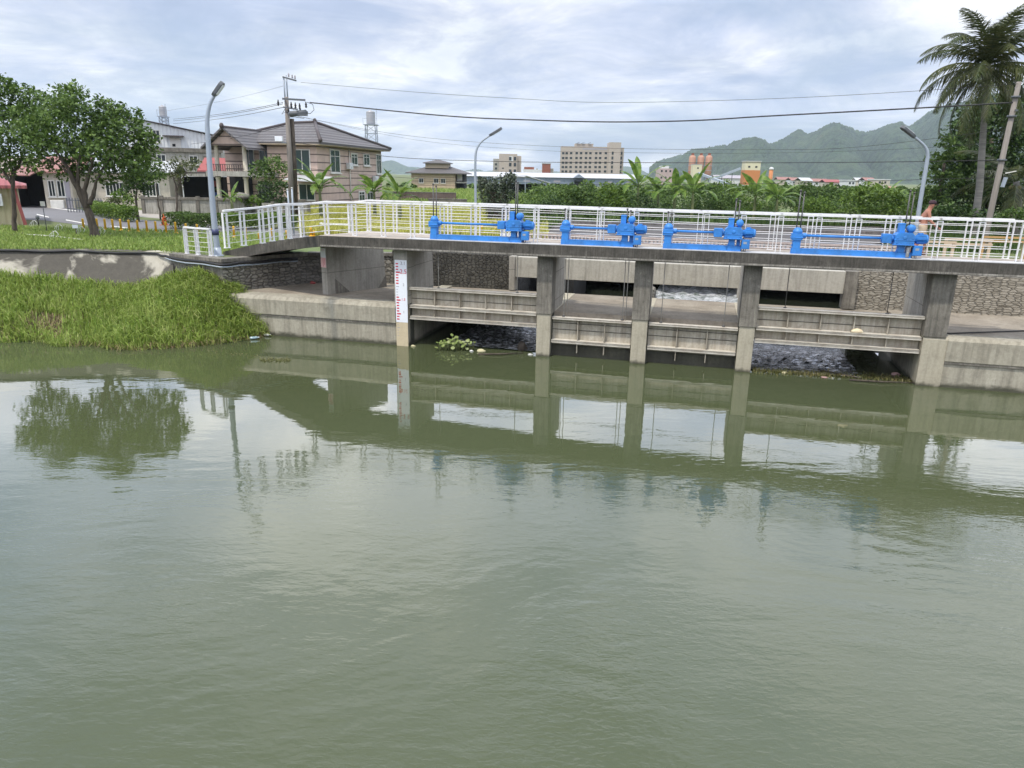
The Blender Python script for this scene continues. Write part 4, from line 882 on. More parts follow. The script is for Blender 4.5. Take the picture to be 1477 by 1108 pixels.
MB().box(0,9.5,0,9,0,zat(765,244.5,360)-GZ).build('wall',M['whitewall'],t); MB().box(.3,5,.3,6,zat(765,244.5,360)-GZ,zat(765,241,360)-GZ).build('roof_storey',M['brick'],t); MB().box(6,6.8,.2,.3,0,zat(765,243,360)-GZ).build('chimney',M['oldwall'],t)
for x in (1,3,7): MB().box(x,x+.8,-.05,.02,1.5,2.3).build('window',M['glass'],t)
p=gp(781,340); t=thing('brick_tower','narrow red brick building beside the large hotel','building',p); k=340/F
MB().box(0,(792-781)*k,0,7,0,zat(787,236.5,340)-GZ).build('wall',M['brick'],t); MB().box(-.2,(792-781)*k+.2,-.2,7.2,zat(787,236.5,340)-GZ,zat(787,235.6,340)-GZ).build('parapet',M['conc'],t)
MB().box(3.6,5,1,6,0,zat(787,243,340)-GZ).build('side_wing',M['oldwall'],t); MB().box(.8,1.6,-.05,.02,3,4.2).build('window',M['glass'],t)
# concrete plant
Y=330; k=Y/F
for i,(x,lb) in enumerate(((993,'leftmost of the three faded orange silos below the hills'),(1005,'middle one of the three faded orange silos below the hills'),(1016.5,'rightmost of the three faded orange silos below the hills'))):
    t=thing('silo',lb,'silo',gp(x,Y),0,'orange silos of the concrete plant'); h=zat(x,224,Y)-GZ; r=4.6*k
    MB().lathe([(r*.25,2.6),(r,5.),(r,h-1.0),(r*.8,h-.3),(r*.4,h)],(0,0,0),18).build('shell',M['paleorange'],t); MB().box(-.5,.5,-.5,.5,h-.1,h+.9).build('vent',M['brick'],t)
    b=MB()
    for q in range(4): b.bar((r*.8*math.cos(q*1.57+.8),r*.8*math.sin(q*1.57+.8),0),(r*.8*math.cos(q*1.57+.8),r*.8*math.sin(q*1.57+.8),5.2),.25,.25)
    for z in (6.5,8.5): b.lathe([(r,z),(r+.1,z),(r+.1,z+.15),(r,z+.15)],(0,0,0),18)
    b.build('frame',M['galv'],t)
t=thing('plant_tower','narrow cream tower in front of the orange silos','tower',gp(995,322)); k2=322/F; h=zat(1001,237.5,322)-GZ
MB().box(0,12*k2,0,4,0,h).build('wall',M['plantcream'],t)
for z in (h-1.7,h-5): MB().box(1.7,2.4,-.06,.02,z,z+.6).build('window',M['dark'],t)
MB().box(-.1,12*k2+.1,-.1,4.1,h,h+.2).build('roof',M['grey'],t)
t=thing('plant_tower','cream and orange mixing tower at the foot of the hills','tower',gp(1069,320)); k2=320/F; h=zat(1079,233,320)-GZ; hm=zat(1079,245.5,320)-GZ; W=(1090-1069)*k2
MB().box(0,W,0,5,hm,h).build('upper_wall',M['plantcream'],t); MB().box(-.08,W+.08,-.08,5.08,1.0,hm).build('lower_wall',M['orange'],t); MB().box(-.2,W+.2,-.2,5.2,h,h+.3).build('roof',M['metalroof'],t)
for x in (1.2,4.2): MB().box(x,x+.9,-.06,.02,hm+1.0,hm+1.7).build('window',M['dark'],t)
for x in (.2,W-.4): MB().box(x,x+.3,.2,.5,0,1.0).build('leg',M['galv'],t)
def conveyor(label,a,b):
    a=Vector(a);b=Vector(b); t=thing('conveyor',label,'conveyor',(a.x,a.y,GZ)); o=Vector((a.x,a.y,GZ))
    MB().bar(a-o,b-o,1.1,.9).build('gallery',M['galv'],t)
    for f in (.3,.7):
        q=a.lerp(b,f)-o; MB().bar((q.x,q.y,0),q,.25,.25).build('trestle',M['galv_dark'],t)
conveyor('grey conveyor rising to the cream and orange mixing tower',atY(1030,258,322),atY(1068,243,321)); conveyor('grey conveyor sloping down right of the orange silos',atY(1008,250,318),atY(1056,268,300))
t=thing('silo','small orange silo with a white cap right of the mixing tower','silo',gp(1106.5,330)); h=zat(1106,241,330)-GZ
MB().lathe([(.6,0),(.85,1.2),(.85,h-1.2)],(0,0,0),14).build('shell',M['orange'],t); MB().lathe([(.8,h-1.2),(1.0,h-1.1),(1.0,h-.4),(.3,h)],(0,0,0),14).build('cap',M['whitewall'],t)
p=gp(1028,345); t=thing('storehouse','low pale storehouse with a dark roof between conveyor and mixing tower','building',p); MB().box(0,13,0,8,0,3.6).build('wall',M['whitewall'],t); g=MB(); gable(g,0,13,0,8,3.6,1.2,.4); g.build('roof',M['grey'],t)
p=gp(947,340); t=thing('block_house','pinkish four storey house left of the orange silos','building',p); k=340/F; h=zat(957,243,340)-GZ
MB().box(0,6.2,0,8,0,h).build('wall',concrete('pinkish',(.48,.37,.36),(.55,.44,.42),stain=.2),t); MB().box(1,4.5,1,6,h,h+1.1).build('roof_house',M['whitewall'],t)
for z in (h-1.6,h-4.4):
    for x in (.8,2.7,4.6): MB().box(x,x+.8,-.05,.02,z,z+.9).build('window',M['glass'],t)
# village below the hills
VL=[(1118,1136,256.5,'pinkroof','long faded pink roofed house right of the small orange silo'),(1137,1150,257.5,'pinkroof','short pink roofed house second in the village row'),(1152,1166,258,'metalroof','pale grey roofed house in the village row'),(1168,1188,259,'pinkroof','wide pink roofed house in the middle of the village'),(1186,1215,260.5,'redroof','bright red long roofed house in the village row'),(1217,1229,258,'whitewall','white flat roofed house right of the bright red roof'),(1230,1242,257.5,'metalroof','grey roofed house between the white houses of the village'),(1243,1256,257.5,'pinkroof','orange pink roofed house near the right end of the village'),(1258,1278,257,'whitewall','white house at the right end of the village')]
for i,(xa,xb,y,m,lb) in enumerate(VL):
    Y=380-(i%3)*25; k=Y/F; W=(xb-xa)*k; h=zat((xa+xb)/2,y+2.6,Y)-GZ; t=thing('village_house',lb,'house',gp(xa,Y),R((i%3-1)*4)); h=max(h,2.2)
    MB().box(0,W,0,7,0,h).build('wall',M['whitewall'] if i%2 else M['cream'],t)
    g=MB()
    if m=='whitewall': g.box(-.2,W+.2,-.2,7.2,h,h+.35)
    else: gable(g,0,W,0,7,h,1.15,.4)
    g.build('roof',M[m],t)
    for x in (W*.2,W*.6): MB().box(x,x+.9,-.05,.02,h-1.5,h-.6).build('window',M['glass'],t)
t=thing('village_house','small orange roofed house half hidden at the forest edge','house',gp(1283,200)); MB().box(0,1.9,0,4,0,1.35).build('wall',M['cream'],t); g=MB(); gable(g,0,1.9,0,4,1.35,.5,.3); g.build('roof',M['paleorange'],t)
# ------------------------------------------------------------------ vegetation
def leafmesh(name,P,size,m,flat_=.35,asp=.55):
    P=np.asarray(P,float); n=len(P); sz=size*nr.uniform(.6,1.35,n)
    nrm=nr.normal(0,1,(n,3)); nrm[:,2]=np.abs(nrm[:,2])+flat_; nrm/=np.linalg.norm(nrm,axis=1)[:,None]
    t=np.cross(nrm,nr.normal(0,1,(n,3))); t/=np.linalg.norm(t,axis=1)[:,None]; b=np.cross(nrm,t)
    V=np.stack([P-t*(sz/2)[:,None],P+b*(sz*asp/2)[:,None]+nrm*(sz*.12)[:,None],P+t*(sz/2)[:,None],P-b*(sz*asp/2)[:,None]+nrm*(sz*.12)[:,None]],1).reshape(-1,3)
    base=np.arange(n)*4; lo=(base[:,None]+np.array([0,1,2,3])).ravel()
    return npmesh(name,V,lo,base,np.full(n,4),m)
def clump(c,r,n,squash=.8):
    """leaf positions in an uneven shell round c"""
    d=nr.normal(0,1,(n,3)); d/=np.linalg.norm(d,axis=1)[:,None]
    k=1+.22*np.sin(d[:,0]*5+c[0]*3)+.18*np.sin(d[:,1]*6+d[:,2]*5+c[2]*2)
    rr=r*k*nr.uniform(.35,1.05,n)**.6
    P=np.asarray(c)+d*rr[:,None]*np.array([1,1,squash]); keep=nr.random(n)<np.where(d[:,2]<-.35,.55,1); return P[keep]
LM={'tree':leafmat('leaf_tree',[(.022,.05,.012),(.055,.105,.022),(.105,.18,.038),(.17,.25,.06)],.25),
    'dark':leafmat('leaf_dark',[(.014,.034,.010),(.03,.062,.016),(.055,.10,.025),(.08,.135,.035)],.2),
    'bright':leafmat('leaf_bright',[(.05,.10,.015),(.085,.16,.02),(.13,.21,.03),(.17,.25,.045)],.3),
    'mid':leafmat('leaf_mid',[(.03,.065,.014),(.05,.10,.02),(.08,.14,.028),(.12,.18,.04)],.3),
    'olive':leafmat('leaf_olive',[(.05,.065,.025),(.08,.10,.035),(.12,.14,.05)],.25),
    'ivy':leafmat('leaf_ivy',[(.018,.04,.012),(.03,.06,.018),(.045,.085,.03),(.25,.27,.22)],.1),
    'banana':leafmat('leaf_banana',[(.06,.13,.02),(.10,.19,.03),(.15,.25,.04),(.20,.28,.06)],.4,.4),
    'palm':leafmat('leaf_palm',[(.022,.038,.012),(.042,.062,.018),(.07,.092,.028),(.13,.13,.05)],.25,.45)}
t=NT('bark'); o_=t.coord('Object',(1,1,.25)); a=t.noise(o_,9,6,.7,.4); t.set(t.mix(t.ramp(a,[(.3,0.),(.7,1.)]),(.028,.022,.017),(.13,.105,.08)),.95); t.bump(a,.9,.04); M['bark']=t.m
t=NT('palm_bark'); sp=t.coord('Object',(.4,.4,5)); a=t.noise(sp,2,4,.6); t.set(t.mix(t.ramp(a,[(.35,0.),(.65,1.)]),(.16,.15,.135),(.25,.235,.21)),.9); t.bump(a,.6,.03); M['palmbark']=t.m
def tree(name,label,x,ybase,Y,limbs,clumps,lm,lsize,dens=1.,r0=.18,group=None,cat='tree',z0=GZ,bush=False):
    """limbs: lists of photo points; clumps: (x,y,r_px,dY) all read at depth Y"""
    base=atY(x,ybase,Y); base.z=z0; t=thing(name,label,cat,base,0,group); k=Y/F
    if not bush:
        tr=MB()
        for j,L in enumerate(limbs):
            pts=[atY(q[0],q[1],Y)+Vector((0,(q[3] if len(q)>3 else 0),0))-base for q in L]; 
            if j==0: pts[0].z=-.1
            fine=[]; 
            for i in range(len(pts)-1):
                for s in range(4): fine.append(pts[i].lerp(pts[i+1],s/4)+Vector((rnd.uniform(-1,1),rnd.uniform(-1,1),0))*.03)
            fine.append(pts[-1]); ra=L[0][2]*k/2*.82; rb=L[-1][2]*k/2*.8
            tr.tube(fine,[(ra+(rb-ra)*i/(len(fine)-1))*rnd.uniform(.9,1.12) for i in range(len(fine))],9)
        tr.build('trunk',M['bark'],t)
    P=[]
    for (cx_,cy_,rp,dy) in clumps:
        c=np.array(atY(cx_,cy_,Y)-base)+np.array([0,dy,0]); r=rp*k; n=int(dens*42*(r/lsize)**2*.42)
        P.append(clump(c,r,n))
        # sprays that break the outline
        for q in range(5):
            d=nr.normal(0,1,3); d/=np.linalg.norm(d); d[2]=abs(d[2])*.8
            P.append(clump(c+d*r*1.0,r*.33,max(6,n//14)))
    P=np.concatenate(P); P=P[P[:,2]>-.05]
    link('crown',leafmesh('crown',P,lsize,LM[lm]),t); return t
# street trees on the lawn
tree('tree','broad leafy tree with a forked trunk on the lawn',138,338,33.5,
     [[(138,338,17),(133,325,15),(128,305,14),(118,285,11),(108,262,8),(96,240,5),(78,215,3)],[(126,300,9),(116,285,8),(112,265,7),(113,240,5),(118,215,3)],[(125,300,10),(122,275,8),(128,250,6),(140,215,3)],[(129,295,8),(134,280,7),(138,262,6),(150,240,4),(170,215,2)],[(112,275,6),(100,250,5),(88,240,4),(60,225,2)]],
     [(92,150,26,.3),(120,160,30,-.8),(70,175,30,.5),(45,190,26,0),(150,172,26,.6),(100,195,36,-1.2),(135,200,34,.8),(172,192,26,-.3),(200,198,20,.3),(70,215,30,.6),(120,225,30,1.0),(160,220,32,-.9),(195,222,24,.5),(215,215,14,0),(60,240,18,0),(90,235,20,1),(170,248,22,.6),(205,242,18,-.4),(215,258,12,.3),(150,262,13,.2),(142,150,14,.3),(105,132,14,0),(165,158,12,.2),(30,170,20,.4),(185,175,20,.2),(80,160,22,.8),(130,180,26,1.2),(180,235,22,.9),(45,210,22,.5),(110,250,18,.8),(85,252,14,.4),(185,262,14,.4),(210,200,16,0)],'tree',.17,1.2)
tree('tree','tree with a slim straight trunk cut by the left edge of the photo',21,333,35,
     [[(21,333,8),(20,300,7.5),(18,265,6),(22,245,5),(35,225,3)],[(18,268,5),(8,250,4),(-10,235,3)],[(19,255,5),(15,235,4),(10,200,2)]],
     [(0,135,24,0),(22,165,26,.6),(-15,170,30,0),(10,195,30,-.7),(38,165,16,.4),(32,210,20,.5),(-10,215,28,.3),(12,235,20,-.3),(42,232,12,.2),(5,250,12,.3),(-40,160,30,.5),(45,145,14,0),(35,140,18,.5),(50,185,18,.3),(-5,128,22,.4),(42,205,18,.4),(28,240,16,.2)],'tree',.18,1.15)
tree('tree','small dense dark tree by the garden wall right of the forked tree',198,309,44,[[(198,309,5),(197,290,4),(198,260,2)]],
     [(195,238,18,0),(185,252,15,.3),(208,255,15,-.3),(196,268,15,.2),(188,275,12,0),(206,275,10,.3),(200,222,12,0)],'dark',.2,1.2)
tree('sapling','thin sapling leaning beside the garden wall',231,308,46,[[(231,308,3),(228,290,2.6),(225,265,2)]],[(222,248,11,0),(230,255,10,.2),(215,256,9,0),(225,236,9,0)],'tree',.18,.9)
tree('tree','airy olive tree with sparse foliage before the workshop',254,302,50,[[(254,302,4),(255,280,3.4),(252,262,2.5),(245,245,1.5)],[(255,275,2.5),(262,258,2),(270,245,1)]],
     [(243,243,13,0),(258,238,14,.2),(272,244,12,-.2),(250,254,12,.2),(280,236,9,0),(235,252,9,0),(264,256,9,0)],'olive',.18,.6)
tree('tree','round green tree in front of the striped house',392,296,54,[[(392,296,4),(391,275,3.6),(388,255,3)]],[(375,246,14,0),(392,240,16,.3),(407,246,13,0),(388,253,12,-.4),(366,252,9,0)],'tree',.2,1.2)
tree('shrub','dense green shrub beneath the round tree by the striped house',398,303,52,[],[(390,272,15,0),(405,272,13,0),(398,290,16,-.3),(380,288,11,0),(410,292,9,0)],'dark',.2,1.2,bush=True,cat='shrub')
tree('shrub','small yellow green shrub beside the porch gate',365,302,51,[],[(358,292,8,0),(368,290,9,0),(376,294,7,0)],'bright',.17,1.1,bush=True,cat='shrub')
tree('shrub','purple brown shrub by the picket fence',165,303,49,[],[(163,292,9,0),(171,290,7,0)],'olive',.17,1.1,bush=True,cat='shrub')
tree('shrub','light green shrub between picket fence and dark tree',176,302,48,[],[(178,284,10,0),(170,280,8,0),(186,290,10,0)],'bright',.17,1.,bush=True,cat='shrub')
# clipped hedge and roadside shrubs
def hedge(label,a,b,Y0,Y1,w_,h_,lm):
    pa=gp(a,Y0);pb=gp(b,Y1); t=thing('hedge',label,'hedge',pa); d=(pb-pa); L=d.length; d/=L; q=Vector((-d.y,d.x,0)); n=int(L*w_*h_*950)
    U=nr.random((n,3)); P=np.outer(U[:,0]*L,d)+np.outer((U[:,1]-.5)*w_,q); P[:,2]=U[:,2]**.5*h_*(1+.08*np.sin(U[:,0]*L*3)); link('foliage',leafmesh('foliage',P,.13,LM[lm]),t); return t
hedge('clipped bright green hedge along the far side of the road',130,188,50,43,.9,.85,'bright')
hedge('loose green hedge beside the orange cone',246,306,39.5,38.5,1.4,.8,'mid')
hedge('long loose hedge behind the ramp railing',318,424,39,41,1.5,.8,'bright')
# banana plants
def banana(label,x,Y,h,leaves,name='banana_plant',z0=GZ):
    base=gp(x,Y); base.z=z0; t=thing(name,label,'banana plant',base)
    st=MB(); st.tube([(0,0,-.1),(.03,.02,h*.3),(0,.03,h*.62)],[.13,.11,.06],9); st.build('stem',M['bananastem'],t)
    for i in range(leaves):
        az=i*2.4+rnd.uniform(-.4,.4)+x; up=1.25-1.0*(i/leaves)+rnd.uniform(-.1,.15); L=h*rnd.uniform(.52,.72); W=.24*rnd.uniform(.7,1.1)*min(1.3,h/2.4)
        d=Vector((math.cos(az),math.sin(az),0)); side=Vector((-d.y,d.x,0)); p=Vector((0,.03,h*.58)); ang=up; pts=[];dirs=[]
        n=14
        for s in range(n+1):
            pts.append(p.copy()); dv=d*math.cos(ang)+Vector((0,0,1))*math.sin(ang); dirs.append(dv); p=p+dv*(L/n); ang-=(.05+.12*(1-max(0,up-.6)/.8)*(s/n)*1.6)
        mb=MB(); rw=rnd.uniform(0,.6)
        for s in range(1,n):
            f=(s-.5)/(n-1); f2=(s+.5)/(n-1)
            if s<3: continue
            wa=W*math.sin(math.pi*min(1,max(0,(f-.12)/.9)))**.6; wb=W*math.sin(math.pi*min(1,max(0,(f2-.12)/.9)))**.6 if s<n-1 else 0.02
            nup=dirs[s].cross(side).normalized(); 
            if nup.z<0: nup=-nup
            for sg in (-1,1):
                tear=rnd.random()<.5; dr=rnd.uniform(.0,.25) if tear else .02
                a0=pts[s];a1=pts[s+1]; fold=.25+rw*.5
                e0=a0+side*sg*wa*(1-fold*.35)-Vector((0,0,1))*wa*(fold*.6-.12)-Vector((0,0,dr*wa)); e1=a1+side*sg*wb*(1-fold*.35)-Vector((0,0,1))*wb*(fold*.6-.12)
                g_=.0 if not tear else .12; e0=e0.lerp(e1,g_)
                mb.add([a0,a1,e1,e0] if sg>0 else [a0,e0,e1,a1],[(0,1,2,3)],True)
        mb.tube([q+Vector((0,0,-.01)) for q in pts],[.028-.022*s/n for s in range(n+1)],5); o=mb.build('leaf',LM['banana'],t)
    return t
M['bananastem']=paint('banana_stem',(.14,.17,.06),.7,(.12,.08,.04),.6)
for lb,x,Y,h,n in (('large banana plant right of the utility pole, before the striped house',462,46,3.3,11),('banana plant with upright leaves under the striped house corner',540,48,3.2,12),('small banana plant right of the ramp crest over the yellow field',576,45,2.5,8),('young banana plant by the garden gate pillar',334,49,2.2,7),
    ('tallest banana plant with one upright leaf left of the silos',919,44,4.3,10),('bushy banana plant just right of the tallest one',948,45,3.7,9),('banana plant in front of the cream plant tower',972,43,3.6,10),('drooping banana plant below the orange silos',998,42,3.3,9),('banana plant with pale leaves right of the mixing tower',1088,41,3.3,10),('dark banana plant with hanging leaves at the end of the banana row',1120,40,3.2,11),('lone yellowish banana plant in the shrubs right of the row',1273,46,2.6,5),('low banana plant left of the blue hoist by the middle pier',1105,46,3.5,7)):
    if x>850: Y+=9
    yt={462:240,540:250,576:258,334:272,919:238,948:254,972:249,998:250,1088:256,1120:262,1273:264,1105:262}[x]
    banana(lb,x,Y,(zat(x,yt,Y)-GZ)/.95,n+2)
# shrubs beyond the road bridge
SH=[('rounded shrub at the left end of the thicket beyond the hoists',790,322,39,[(775,312,18,0),(800,300,20,0),(790,320,18,-.5),(815,318,18,0)],'dark',.2),
    ('broad leafy shrub in front of the shelter',835,318,42,[(815,285,15,0),(835,278,17,.3),(850,292,22,-.3),(825,305,24,0),(855,310,22,0)],'mid',.2),
    ('yellow topped shrub left of the tallest banana plant',875,318,43,[(870,280,16,0),(890,285,18,0),(880,300,22,-.4),(848,268,10,.5),(905,300,18,0)],'bright',.2),
    ('dark shrub below the tallest banana plant',930,325,40,[(915,312,18,0),(935,310,20,0),(955,312,18,0),(925,295,15,.5)],'dark',.2),
    ('feathery light shrub below the silos',1025,325,42,[(1015,300,18,0),(1035,290,18,.5),(1050,302,20,0),(1030,315,20,0)],'mid',.19),
    ('green shrub left of the mixing tower',1060,320,46,[(1045,272,12,0),(1070,280,16,.5),(1080,300,18,0),(1060,295,18,0),(1095,310,18,0)],'bright',.2),
    ('tall grassy light green shrub by the right hoist',1180,325,38,[(1165,305,16,0),(1182,298,18,0),(1200,308,14,0),(1175,318,14,0)],'bright',.17),
    ('dark round shrub behind the light grassy one',1160,300,52,[(1140,282,16,0),(1160,278,16,.5),(1180,280,16,0),(1150,295,18,0),(1200,285,14,0)],'mid',.22),
    ('spreading shrub with pale leaf tips behind the walking man',1260,325,38,[(1230,290,20,0),(1255,282,20,0),(1280,290,20,.3),(1240,312,20,0),(1270,312,20,0),(1300,305,20,0)],'bright',.21),
    ('dark green shrub right of the walking man',1370,326,36,[(1345,312,18,0),(1370,308,18,0),(1390,315,18,0),(1410,318,16,0)],'dark',.2),
    ('light green shrub below the leaning pole',1450,328,34,[(1440,318,14,0),(1462,312,16,0),(1480,316,14,0)],'mid',.18)]
for lb,x,yb,Y,cl,lm,ls in SH:
    if x<1300: Y=Y+11
    tree('shrub',lb,x,yb,Y,[],cl,lm,ls,1.15,bush=True,cat='shrub')
# big dark trees on the right
tree('tree','tall dark tree mass behind the coconut palm on the right',1425,320,44,[[(1425,325,14),(1428,260,11),(1430,200,6)]],
     [(1395,190,26,0),(1425,175,30,1),(1460,185,34,1),(1380,215,22,-.5),(1410,225,34,0),(1450,230,36,1),(1370,245,24,0),(1400,265,32,-.6),(1440,275,36,0),(1480,260,34,.5),(1365,280,20,0),(1390,300,26,0),(1475,215,30,0),(1500,190,36,1),(1460,150,20,.6),(1440,165,22,1),(1475,160,24,.8),(1405,200,24,.5),(1385,240,24,.3),(1420,250,28,1),(1465,250,30,1),(1430,300,28,.5),(1475,300,26,.5),(1480,130,20,1)],'dark',.24,1.4)
tree('tree','mid green tree with drooping twigs left of the coconut palm',1352,322,42,[[(1352,325,9),(1355,280,7),(1362,235,4)]],[(1368,205,14,0),(1378,225,16,0),(1358,232,15,.3),(1345,255,16,0),(1365,262,18,-.3),(1335,280,16,0),(1350,292,18,0),(1328,300,13,0),(1360,310,16,-.3)],'mid',.21,1.2)
# coconut palm
def frond(t,p,az,up,L,m,droop=1.5,hang=.9,name='frond'):
    d=Vector((math.cos(az),math.sin(az),0)); side=Vector((-d.y,d.x,0)); n=26; ang=up; pts=[];dv=[]
    q=Vector(p)
    for s in range(n+1):
        pts.append(q.copy()); v=d*math.cos(ang)+Vector((0,0,1))*math.sin(ang); dv.append(v); q=q+v*(L/n); ang-=droop/n*(.4+1.2*s/n)
    mb=MB(); mb.tube(pts,[.035*(1-.85*s/n) for s in range(n+1)],5)
    for s in range(6,n*3+1):
        f=s/(n*3); i=min(int(f*n),n-1); b=pts[i].lerp(pts[i+1],f*n-i); ll=L*.27*math.sin(math.pi*(.12+.86*f))**.7*rnd.uniform(.8,1.15)
        for sg in (-1,1):
            dirv=(side*sg*rnd.uniform(.5,.9)+dv[i]*rnd.uniform(.4,.8)-Vector((0,0,1))*hang*rnd.uniform(.5,1.2)).normalized(); w_=.024
            e=b+dirv*ll; mdl=b+dirv*ll*.5+Vector((0,0,.05*ll)); a=dv[i]*w_
            mb.add([b-a,b+a,mdl+a*.9,mdl-a*.9,e],[(0,1,2,3),(3,2,4)])
    mb.build(name,m,t)
def palm(label,pts,Y,fr,L,seed,rt=.16,up0=1.45,name='coconut_palm'):
    base=atY(pts[0][0],pts[0][1],Y); base.z=GZ; t=thing(name,label,'palm tree',base); P=[atY(x,y,Y)-base for x,y in pts]; P[0].z=-.1
    fine=[P[i].lerp(P[i+1],s/6) for i in range(len(P)-1) for s in range(6)]+[P[-1]]
    MB().tube(fine,[rt*(1.15-.45*i/len(fine)) for i in range(len(fine))],10).build('trunk',M['palmbark'],t); top=P[-1]
    rnd.seed(seed)
    for i in range(fr):
        f=i/fr; up=up0-f*2.35+rnd.uniform(-.12,.12); az=i*2.399+rnd.uniform(-.2,.2)
        frond(t,top+Vector((0,0,-.25*f)),az,up,L*rnd.uniform(.85,1.1),LM['palm'],1.1+.9*rnd.random()*(1-abs(f-.5)),.35+.8*f)
    for q in range(5): MB().lathe([(.0,-.11),(.1,-.05),(.1,.05),(0,.12)],top+Vector((.2*math.cos(q*1.3),.2*math.sin(q*1.3),-.3)),8).build('coconut',paint('coconut',(.22,.2,.07),.6),t)
    return t
palm('tall coconut palm with a leaning grey trunk at the right edge',[(1408,325),(1413,270),(1417,210),(1421,150),(1426,92)],37,36,3.6,5,.16,1.5)
palm('short palm with long low fronds behind the leaning pole',[(1470,330),(1468,290),(1466,262)],39,13,3.6,9,.2,1.2,name='young_palm')
# ivy covered stump
t=thing('ivy_column','tall block of dark ivy with pale flecks beside the middle lamp','ivy',gp(715,47)); P=[]
for x,y,r in ((702,272,13),(718,268,14),(733,262,10),(705,288,14),(722,288,15),(735,280,10),(712,303,14),(730,303,12),(738,256,6),(695,262,6)): P.append(clump(np.array(atY(x,y,47)-gp(715,47)),r*47/F,700,1.))
link('foliage',leafmesh('foliage',np.concatenate(P),.15,LM['ivy']),t); MB().box(-.5,.6,-.2,.3,0,2.0).build('post',M['bark'],t)
# thicket, tree line and field crops: too many to count
P=[]
for k in range(150):
    x=nr.uniform(745,1350); Y=nr.uniform(52,70); c=np.array(gp(x,Y)); c[2]=GZ+nr.uniform(.1,1.0)+ (Y-52)*.03; P.append(clump(c,nr.uniform(.6,1.2),230,.8))
o=link('thicket',leafmesh('thicket',np.concatenate(P),.2,LM['mid'])); o['kind']='stuff'
P=[]
for k in range(330):
    x=nr.uniform(560,1420); Y=nr.uniform(85,210); c=np.array(gp(x,Y)); lim=(zat(x,266 if x<1150 else 268,Y)-GZ)
    if x<760 and Y<140: continue
    c[2]=GZ+lim*nr.uniform(.2,.72); P.append(clump(c,max(.6,lim*.42),90,.8))
o=link('tree_line',leafmesh('tree_line',np.concatenate(P),.75,LM['tree'])); o['kind']='stuff'
P=[]
for k in range(90):
    x=nr.uniform(-120,420); Y=nr.uniform(100,150); c=np.array(gp(x,Y)); c[2]=GZ+nr.uniform(.5,2.4); P.append(clump(c,nr.uniform(1.2,2.0),120,.8))
o=link('tree_line',leafmesh('tree_line',np.concatenate(P),.6,LM['dark'])); o['kind']='stuff'
# rice field
pts=[]
for k in range(42000):
    x=nr.uniform(430,790); Y=nr.uniform(36,66); p=gp(x,Y); 
    if x>700 and Y>46 and nr.random()<.6: continue
    pts.append((p.x,p.y,GZ))
M['rice']=leafmat('rice_leaf',[(.34,.36,.07),(.45,.44,.09),(.40,.41,.10),(.55,.51,.14)],.35); blades('rice_crop',pts,.35,.62,.05,M['rice'],.5)
pts=[]
for k in range(26000):
    x=nr.uniform(550,800); Y=66+84*nr.random()**1.5; p=gp(x,Y); pts.append((p.x,p.y,GZ))
blades('field_grass',pts,.3,.7,.12,M['lawn'],.6)
pts=[]
for k in range(26000):
    x=nr.uniform(740,1480); Y=nr.uniform(33,53); p=gp(x,Y); s_=(p-BA).dot(BD); n_=(p-BA).dot(BN)
    if n_<(9.4 if -3<s_<23 else 5): continue
    if s_>1 and x<1335 and p.y<49: continue
    if 1<s_<18.7 and n_<19: continue
    pts.append((p.x,p.y,GZ))
blades('rough_grass',pts,.3,.9,.04,LM['mid'],.8)
# ------------------------------------------------------------------ road, street furniture, wires, debris, person
t=NT('asphalt'); o_=t.coord('Object'); a=t.noise(o_,.5,5,.6); b=t.noise(o_,40,3,.7); t.set(t.mix(b,t.mix(a,(.09,.09,.095),(.15,.148,.155)),(.2,.195,.2)),.9); t.bump(b,.2,.01); M['asphalt']=t.m
def g3(x,y): return atz(x,y,GZ)
def flatpx(name,px,dz,m): o=flat(name,[(g3(x,y).x,g3(x,y).y) for x,y in px],GZ+dz,m); return o
flatpx('pavement',[(-60,286),(20,290),(60,291),(110,297),(150,303),(190,312),(260,318),(300,322),(300,316),(200,303),(120,290),(60,284),(-60,280)],.006,concrete('pavement',(.34,.31,.27),(.45,.42,.37),streak=False))
flatpx('road',[(-80,289),(22,293),(60,296),(105,300),(150,308),(200,317),(262,322),(330,326),(420,332),(470,338),(470,346),(330,350),(262,337),(200,333),(150,328),(110,324),(60,318),(-80,314)],.012,M['asphalt'])
flat('road',[(B(2,13)).xy,(B(17.6,13)).xy,(B(17.6,17.5)).xy,(26,44),(24,48.5),(-2,48.5),(-1.5,43),(B(2,17.5)).xy],GZ+.06,concrete('asphalt_old',(.06,.058,.058),(.13,.12,.118),streak=False))
kb=MB(); kb.bar((-2,48.6,GZ+.1),(24,48.6,GZ+.1),.3,.2); kb.bar((0,44.3,GZ+.12),(25,43.6,GZ+.12),.3,.16); tag(kb.build('road_kerb',concrete('kerb_dark',(.13,.12,.115),(.3,.27,.26),stain=.6)),kind='structure')
mk=paint('road_paint',(.65,.64,.6),.7,(.4,.38,.35),.5)
for q in ([(53,309),(70,313),(71,314.4),(53,310.4)],[(95,317),(122,322),(123,323.4),(95,318.4)],[(160,326),(185,329),(185,330.2),(160,327.2)],[(60,298),(110,304),(110,305),(60,299)]): flatpx('road_marking',q,.018,mk)
